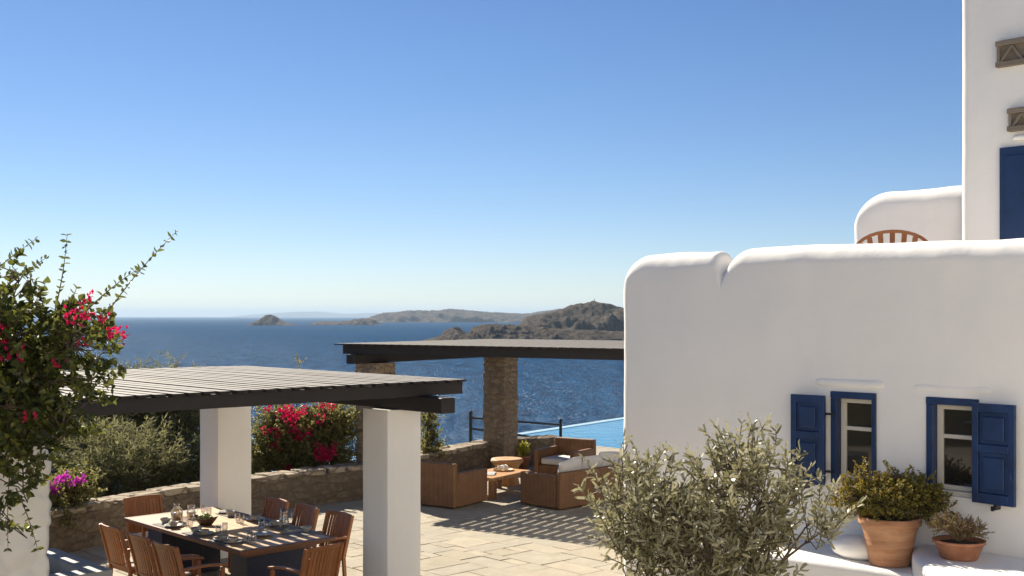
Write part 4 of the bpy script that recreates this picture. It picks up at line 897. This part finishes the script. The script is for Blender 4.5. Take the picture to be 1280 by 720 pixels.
def TL(x, y, z=0): return TC+A*x+B*y+Vector((0, 0, z))
fa, fb = RA-math.pi/2, RA+math.pi/2
spots = [(-1.13, .08, fa+.03, 'leftmost of three teak armchairs along the near side of the dining table'), (-1.14, -.68, fa-.02, 'middle of three teak armchairs along the near side of the dining table'), (-1.15, -1.34, fa+.05, 'rightmost of three teak armchairs along the near side of the dining table'),
         (.70, .45, fb+.02, 'dark teak armchair across the table, leftmost of three beside the white column'), (.71, -.26, fb-.03, 'dark teak armchair across the table, middle of three on the far side'), (.71, -1.02, fb+.04, 'dark teak armchair across the table, rightmost of three on the far side'),
         (-.18, 1.62, RA+math.pi, 'teak armchair at the far left head of the table against the stone wall'), (-.30, -2.28, RA+.12, 'teak armchair at the near right end of the table with its back to the patio')]
c0 = None
for x, y, a, lab in spots:
    if c0 is None: c0 = dining_chair(TL(x, y), a, lab)
    else: dup(c0, TL(x, y), a, lab)

TZ = TH+.003
def on(px, py, dz=0): return gp(px, py, TZ+dz)
def place_mat(px, py, rz, lab):
    o = thing('placemat', on(px, py), rz, lab, 'placemat', 'grey placemats on the dining table'); m = MB(); m.b2((-.21, -.15, 0), (.21, .15, .004)); m.build('mat', M['mat'], o)
for px, py, a, lab in ((213, 656, RA+math.pi/2, 'grey placemat nearest the left corner of the table'), (251, 667, RA+math.pi/2, 'grey placemat at the middle of the near long side'), (285, 677, RA+math.pi/2, 'grey placemat at the near long side, closest to the near corner'),
                       (291, 643, RA+math.pi/2, 'grey placemat across the table near the white column'), (325, 650, RA+math.pi/2, 'grey placemat at the middle of the far long side'), (355, 659, RA+math.pi/2, 'grey placemat under the tall water pitcher'), (378, 667, RA, 'grey placemat at the right end of the table under the cup')): place_mat(px, py, a, lab)
bowlP = [(.001, 0), (.035, 0), (.04, .01), (.062, .045), (.066, .06), (.061, .06), (.05, .035), (.001, .012)]
plateP = [(.001, 0), (.07, 0), (.10, .012), (.118, .02), (.118, .025), (.09, .016), (.001, .008)]
def turned(name, prof, px, py, mat, lab, cat, grp, part, dz=.005, n=28, s=1.0):
    o = thing(name, on(px, py, dz), 0, lab, cat, grp); m = MB(); m.lathe([(r*s, z*s) for r, z in prof], n); m.build(part, mat, o); return o
for px, py, lab in ((207, 654, 'small grey bowl at the left end of the near long side'), (245, 666, 'small grey bowl left on the middle near placemat'), (288.5, 645, 'dark bowl on the far placemat beside the white column'), (383, 664.5, 'pale cup-shaped bowl at the right end of the table')):
    turned('bowl', bowlP, px, py, M['ceramic'], lab, 'bowl', 'grey bowls on the table', 'bowl_body', s=1.1)
for px, py, lab in ((217, 658, 'grey plate nearest the left corner of the table'), (255, 668, 'grey plate at the middle near placemat'), (279, 675, 'grey plate left of two near the near corner'), (291, 678, 'grey plate right of two near the near corner'), (329, 669, 'large pale grey plate in the striped shade'), (319, 650, 'grey plate at the middle of the far side'), (343, 657, 'grey plate left of the water pitcher'), (283, 641, 'grey plate beside the white column')):
    o = turned('plate', plateP, px, py, M['ceramic'], lab, 'plate', 'grey plates on the table', 'plate_body', s=1.0)
    if px in (217, 279, 291, 319, 343, 255):
        turned('bowl', bowlP, px, py, M['ceramic'], lab.replace('grey plate', 'small grey bowl standing on the plate'), 'bowl', 'grey bowls on the table', 'bowl_body', dz=.022, s=.95)
glassP = [(.001, .004), (.026, 0), (.030, .005), (.036, .05), (.035, .105), (.0335, .105), (.034, .05), (.028, .012), (.001, .012)]
gl = [(231, 656, 'tumbler left of two beside the wicker bowl'), (238, 658, 'tumbler right of two beside the wicker bowl'), (261, 645, 'tall tumbler behind the wicker bowl'), (254, 641, 'tumbler nearest the far edge behind the jugs'), (273, 667, 'tumbler in the middle of the table right of the wicker bowl'), (281, 664, 'tumbler beside the middle near plate'), (297, 652, 'tumbler left of two at the far side'), (302, 654, 'tumbler right of two at the far side'), (327, 659, 'tumbler left of the water pitcher'), (334, 661, 'tumbler behind the large plate'), (312, 675, 'tumbler left of two at the striped near corner'), (317, 677, 'tumbler right of two at the striped near corner')]
for px, py, lab in gl: turned('drinking_glass', glassP, px, py, M['glass'], 'clear glass '+lab, 'glass', 'clear drinking glasses on the table', 'glass_body', n=18)
# jugs
j = turned('juice_carafe', [(.001, .004), (.068, 0), (.078, .01), (.078, .12), (.06, .155), (.038, .18), (.036, .20), (.046, .225), (.043, .225), (.033, .20), (.056, .15), (.074, .118), (.074, .012), (.001, .012)], 221, 651, M['glass'], 'round glass carafe of pale juice on the sunlit end of the table', 'carafe', None, 'glass_body')
m = MB(); m.lathe([(.001, .014), (.071, .014), (.071, .112), (.001, .112)], 24); m.build('juice', M['juice'], j)
j = turned('milk_jug', [(.001, .004), (.05, 0), (.058, .01), (.062, .07), (.045, .125), (.05, .17), (.046, .17), (.041, .125), (.058, .07), (.054, .012), (.001, .012)], 239, 647.5, M['glass'], 'small handled glass jug of milk beside the juice carafe', 'jug', None, 'glass_body')
m = MB(); m.lathe([(.001, .014), (.052, .014), (.056, .07), (.050, .09), (.001, .09)], 24); m.build('milk', M['milk'], j)
m = MB(); m.tube([(.05, 0, .15), (.085, 0, .14), (.088, 0, .09), (.06, 0, .06)], .006, 6); m.build('handle', M['glass'], j)
j = turned('water_pitcher', [(.001, .004), (.052, 0), (.060, .01), (.064, .06), (.056, .14), (.043, .20), (.050, .245), (.046, .245), (.039, .20), (.052, .14), (.060, .06), (.055, .012), (.001, .012)], 355, 661, M['glass'], 'tall tapering glass water pitcher among the far side settings', 'pitcher', None, 'glass_body')
m = MB(); m.lathe([(.001, .014), (.054, .014), (.059, .06), (.052, .13), (.001, .13)], 24); m.build('water', glass('pitcher_water', (.85, .9, .88)), j)
m = MB(); m.tube([(.045, 0, .22), (.095, 0, .20), (.095, 0, .12), (.058, 0, .08)], .007, 6); m.build('handle', M['glass'], j)
# boat shaped wicker bowl with fruit
wb = thing('wicker_bread_bowl', on(257, 656), R(-22), 'boat-shaped dark wicker bowl of green fruit in the middle of the table', 'bowl')
m = MB(); m.lathe([(.001, .004), (.07, 0), (.12, .05), (.145, .085), (.138, .085), (.112, .05), (.065, .012), (.001, .012)], 32, (0, 0, 0), 1.25, .62)
m.v = [(x, y, z+(.035*(abs(x)/.18)**2 if z > .03 else 0)) for x, y, z in m.v]; m.build('basket', M['wicker3'], wb)
for k, (x, y, z) in enumerate(((-.09, 0, .085), (-.045, .02, .10), (0, -.015, .098), (.045, .015, .102), (.09, -.005, .088), (-.02, .03, .12), (.025, -.01, .125))):
    o = thing('green_fruit', on(257, 656)+Matrix.Rotation(R(-22), 3, 'Z') @ Vector((x, y, z-.028)), random.uniform(0, 3), 'green fruit heaped in the boat-shaped wicker bowl', 'fruit', 'green fruit in the wicker bowl'); m = MB(); m.lathe([(.001, 0), (.02, .004), (.031, .022), (.03, .04), (.016, .056), (.001, .058)], 14); m.build('fruit_body', M['fruit'], o)

# cement counter with basin at the left
cb = thing('cement_counter', (-4.12, 11.69, 0), RA, 'grey cement counter with a sunken basin at the lower left', 'counter')
m = MB(); zt = .85; x0, x1, y0, y1 = -1.7, 0, -.15, 1.35; r_ = .22
m.b2((x0, y0, 0), (x1, y0+r_, zt)); m.b2((x0, y1-r_, 0), (x1, y1, zt)); m.b2((x1-r_, y0+r_, 0), (x1, y1-r_, zt)); m.b2((x0, y0+r_, 0), (x0+r_, y1-r_, zt)); m.build('rim', M['cement'], cb)
m = MB(); m.b2((x0+r_, y0+r_, 0), (x1-r_, y1-r_, .70)); m.build('basin', M['cement'], cb)

# ------------------------------------------------------------------ roof terrace furniture
tcw = Vector((4.53, 13.75, 3.452)); gc = thing('garden_chair', tcw, math.pi-.35, 'wooden garden chair with fanned arched back on the roof terrace', 'chair')
m = MB(); n = 16; pts = []
for i in range(n+1):
    a_ = math.pi*i/n; pts.append(Vector((.47*math.cos(a_), -.20-.10*math.sin(a_), .60+.38*math.sin(a_)**.75)))
vs = []
for i, p in enumerate(pts):
    t = (pts[min(i+1, n)]-pts[max(i-1, 0)]).normalized(); nr = Vector((t.z, 0, -t.x)).normalized(); vs += [p+nr*.02+Vector((0, -.013, 0)), p-nr*.02+Vector((0, -.013, 0)), p-nr*.02+Vector((0, .013, 0)), p+nr*.02+Vector((0, .013, 0))]
m.add(vs, [(i*4+q, i*4+(q+1) % 4, (i+1)*4+(q+1) % 4, (i+1)*4+q) for i in range(n) for q in range(4)]); m.build('arched_rail', M['teakx'], gc, .004)
m = MB()
for k in range(9):
    a_ = math.pi*(k+1)/10; top = Vector((.455*math.cos(a_), -.20-.10*math.sin(a_), .60+.38*math.sin(a_)**.75-.012)); bot = Vector((.33*math.cos(a_), -.22, .44)); m.add([bot+Vector((a, b, 0)) for a, b in ((-.022, -.007), (.022, -.007), (.022, .007), (-.022, .007))]+[top+Vector((a, b, 0)) for a, b in ((-.032, -.007), (.032, -.007), (.032, .007), (-.032, .007))], [(3, 2, 1, 0), (4, 5, 6, 7), (0, 1, 5, 4), (1, 2, 6, 5), (2, 3, 7, 6), (3, 0, 4, 7)])
m.build('back_slats', M['teakx'], gc)
m = MB()
for k in range(6): m.b2((-.26, -.21+k*.078, .41), (.26, -.145+k*.078, .43))
m.build('seat', M['teakx'], gc)
for sx_ in (-1, 1):
    for y in (-.2, .22): m = MB(); m.bar((sx_*.25, y, 0), (sx_*.25, y, .41 if y < 0 else .60), .04); m.build('leg', M['teak'], gc)
    m = MB(); m.bar((sx_*.36, -.22, .615), (sx_*.27, .26, .615), .05, .025); m.build('armrest', M['teaky'], gc)
bc = thing('blue_chest', Hl(1.15, 1.3, 3.452), HR, 'blue painted box on the roof terrace glimpsed through the notch of the parapet', 'chest')
m = MB(); m.b2((-.5, -.25, 0), (.5, .25, .60)); m.build('box_body', M['blue'], bc, .01); m = MB(); m.b2((-.52, -.27, .602), (.52, .27, .65)); m.build('lid', M['blue'], bc, .01)

# unseen white building added behind the viewpoint to bounce sunlight onto the shaded walls
bounce_block = thing('white_house', (1, -4.0, 0), 0, 'white plastered house added behind the viewpoint to bounce light, outside the picture', 'house')
m = MB(); m.b2((-9, -6, -.02), (13, 0, 8.5)); m.build('wall', M['plaster'], bounce_block, .15, 4)
m = MB(); m.b2((-2, -.03, 0), (-1, .05, 2.1)); m.build('door', M['blue'], bounce_block); m = MB(); m.b2((4, -.03, .9), (5, .05, 2.1)); m.build('window', M['blue'], bounce_block)
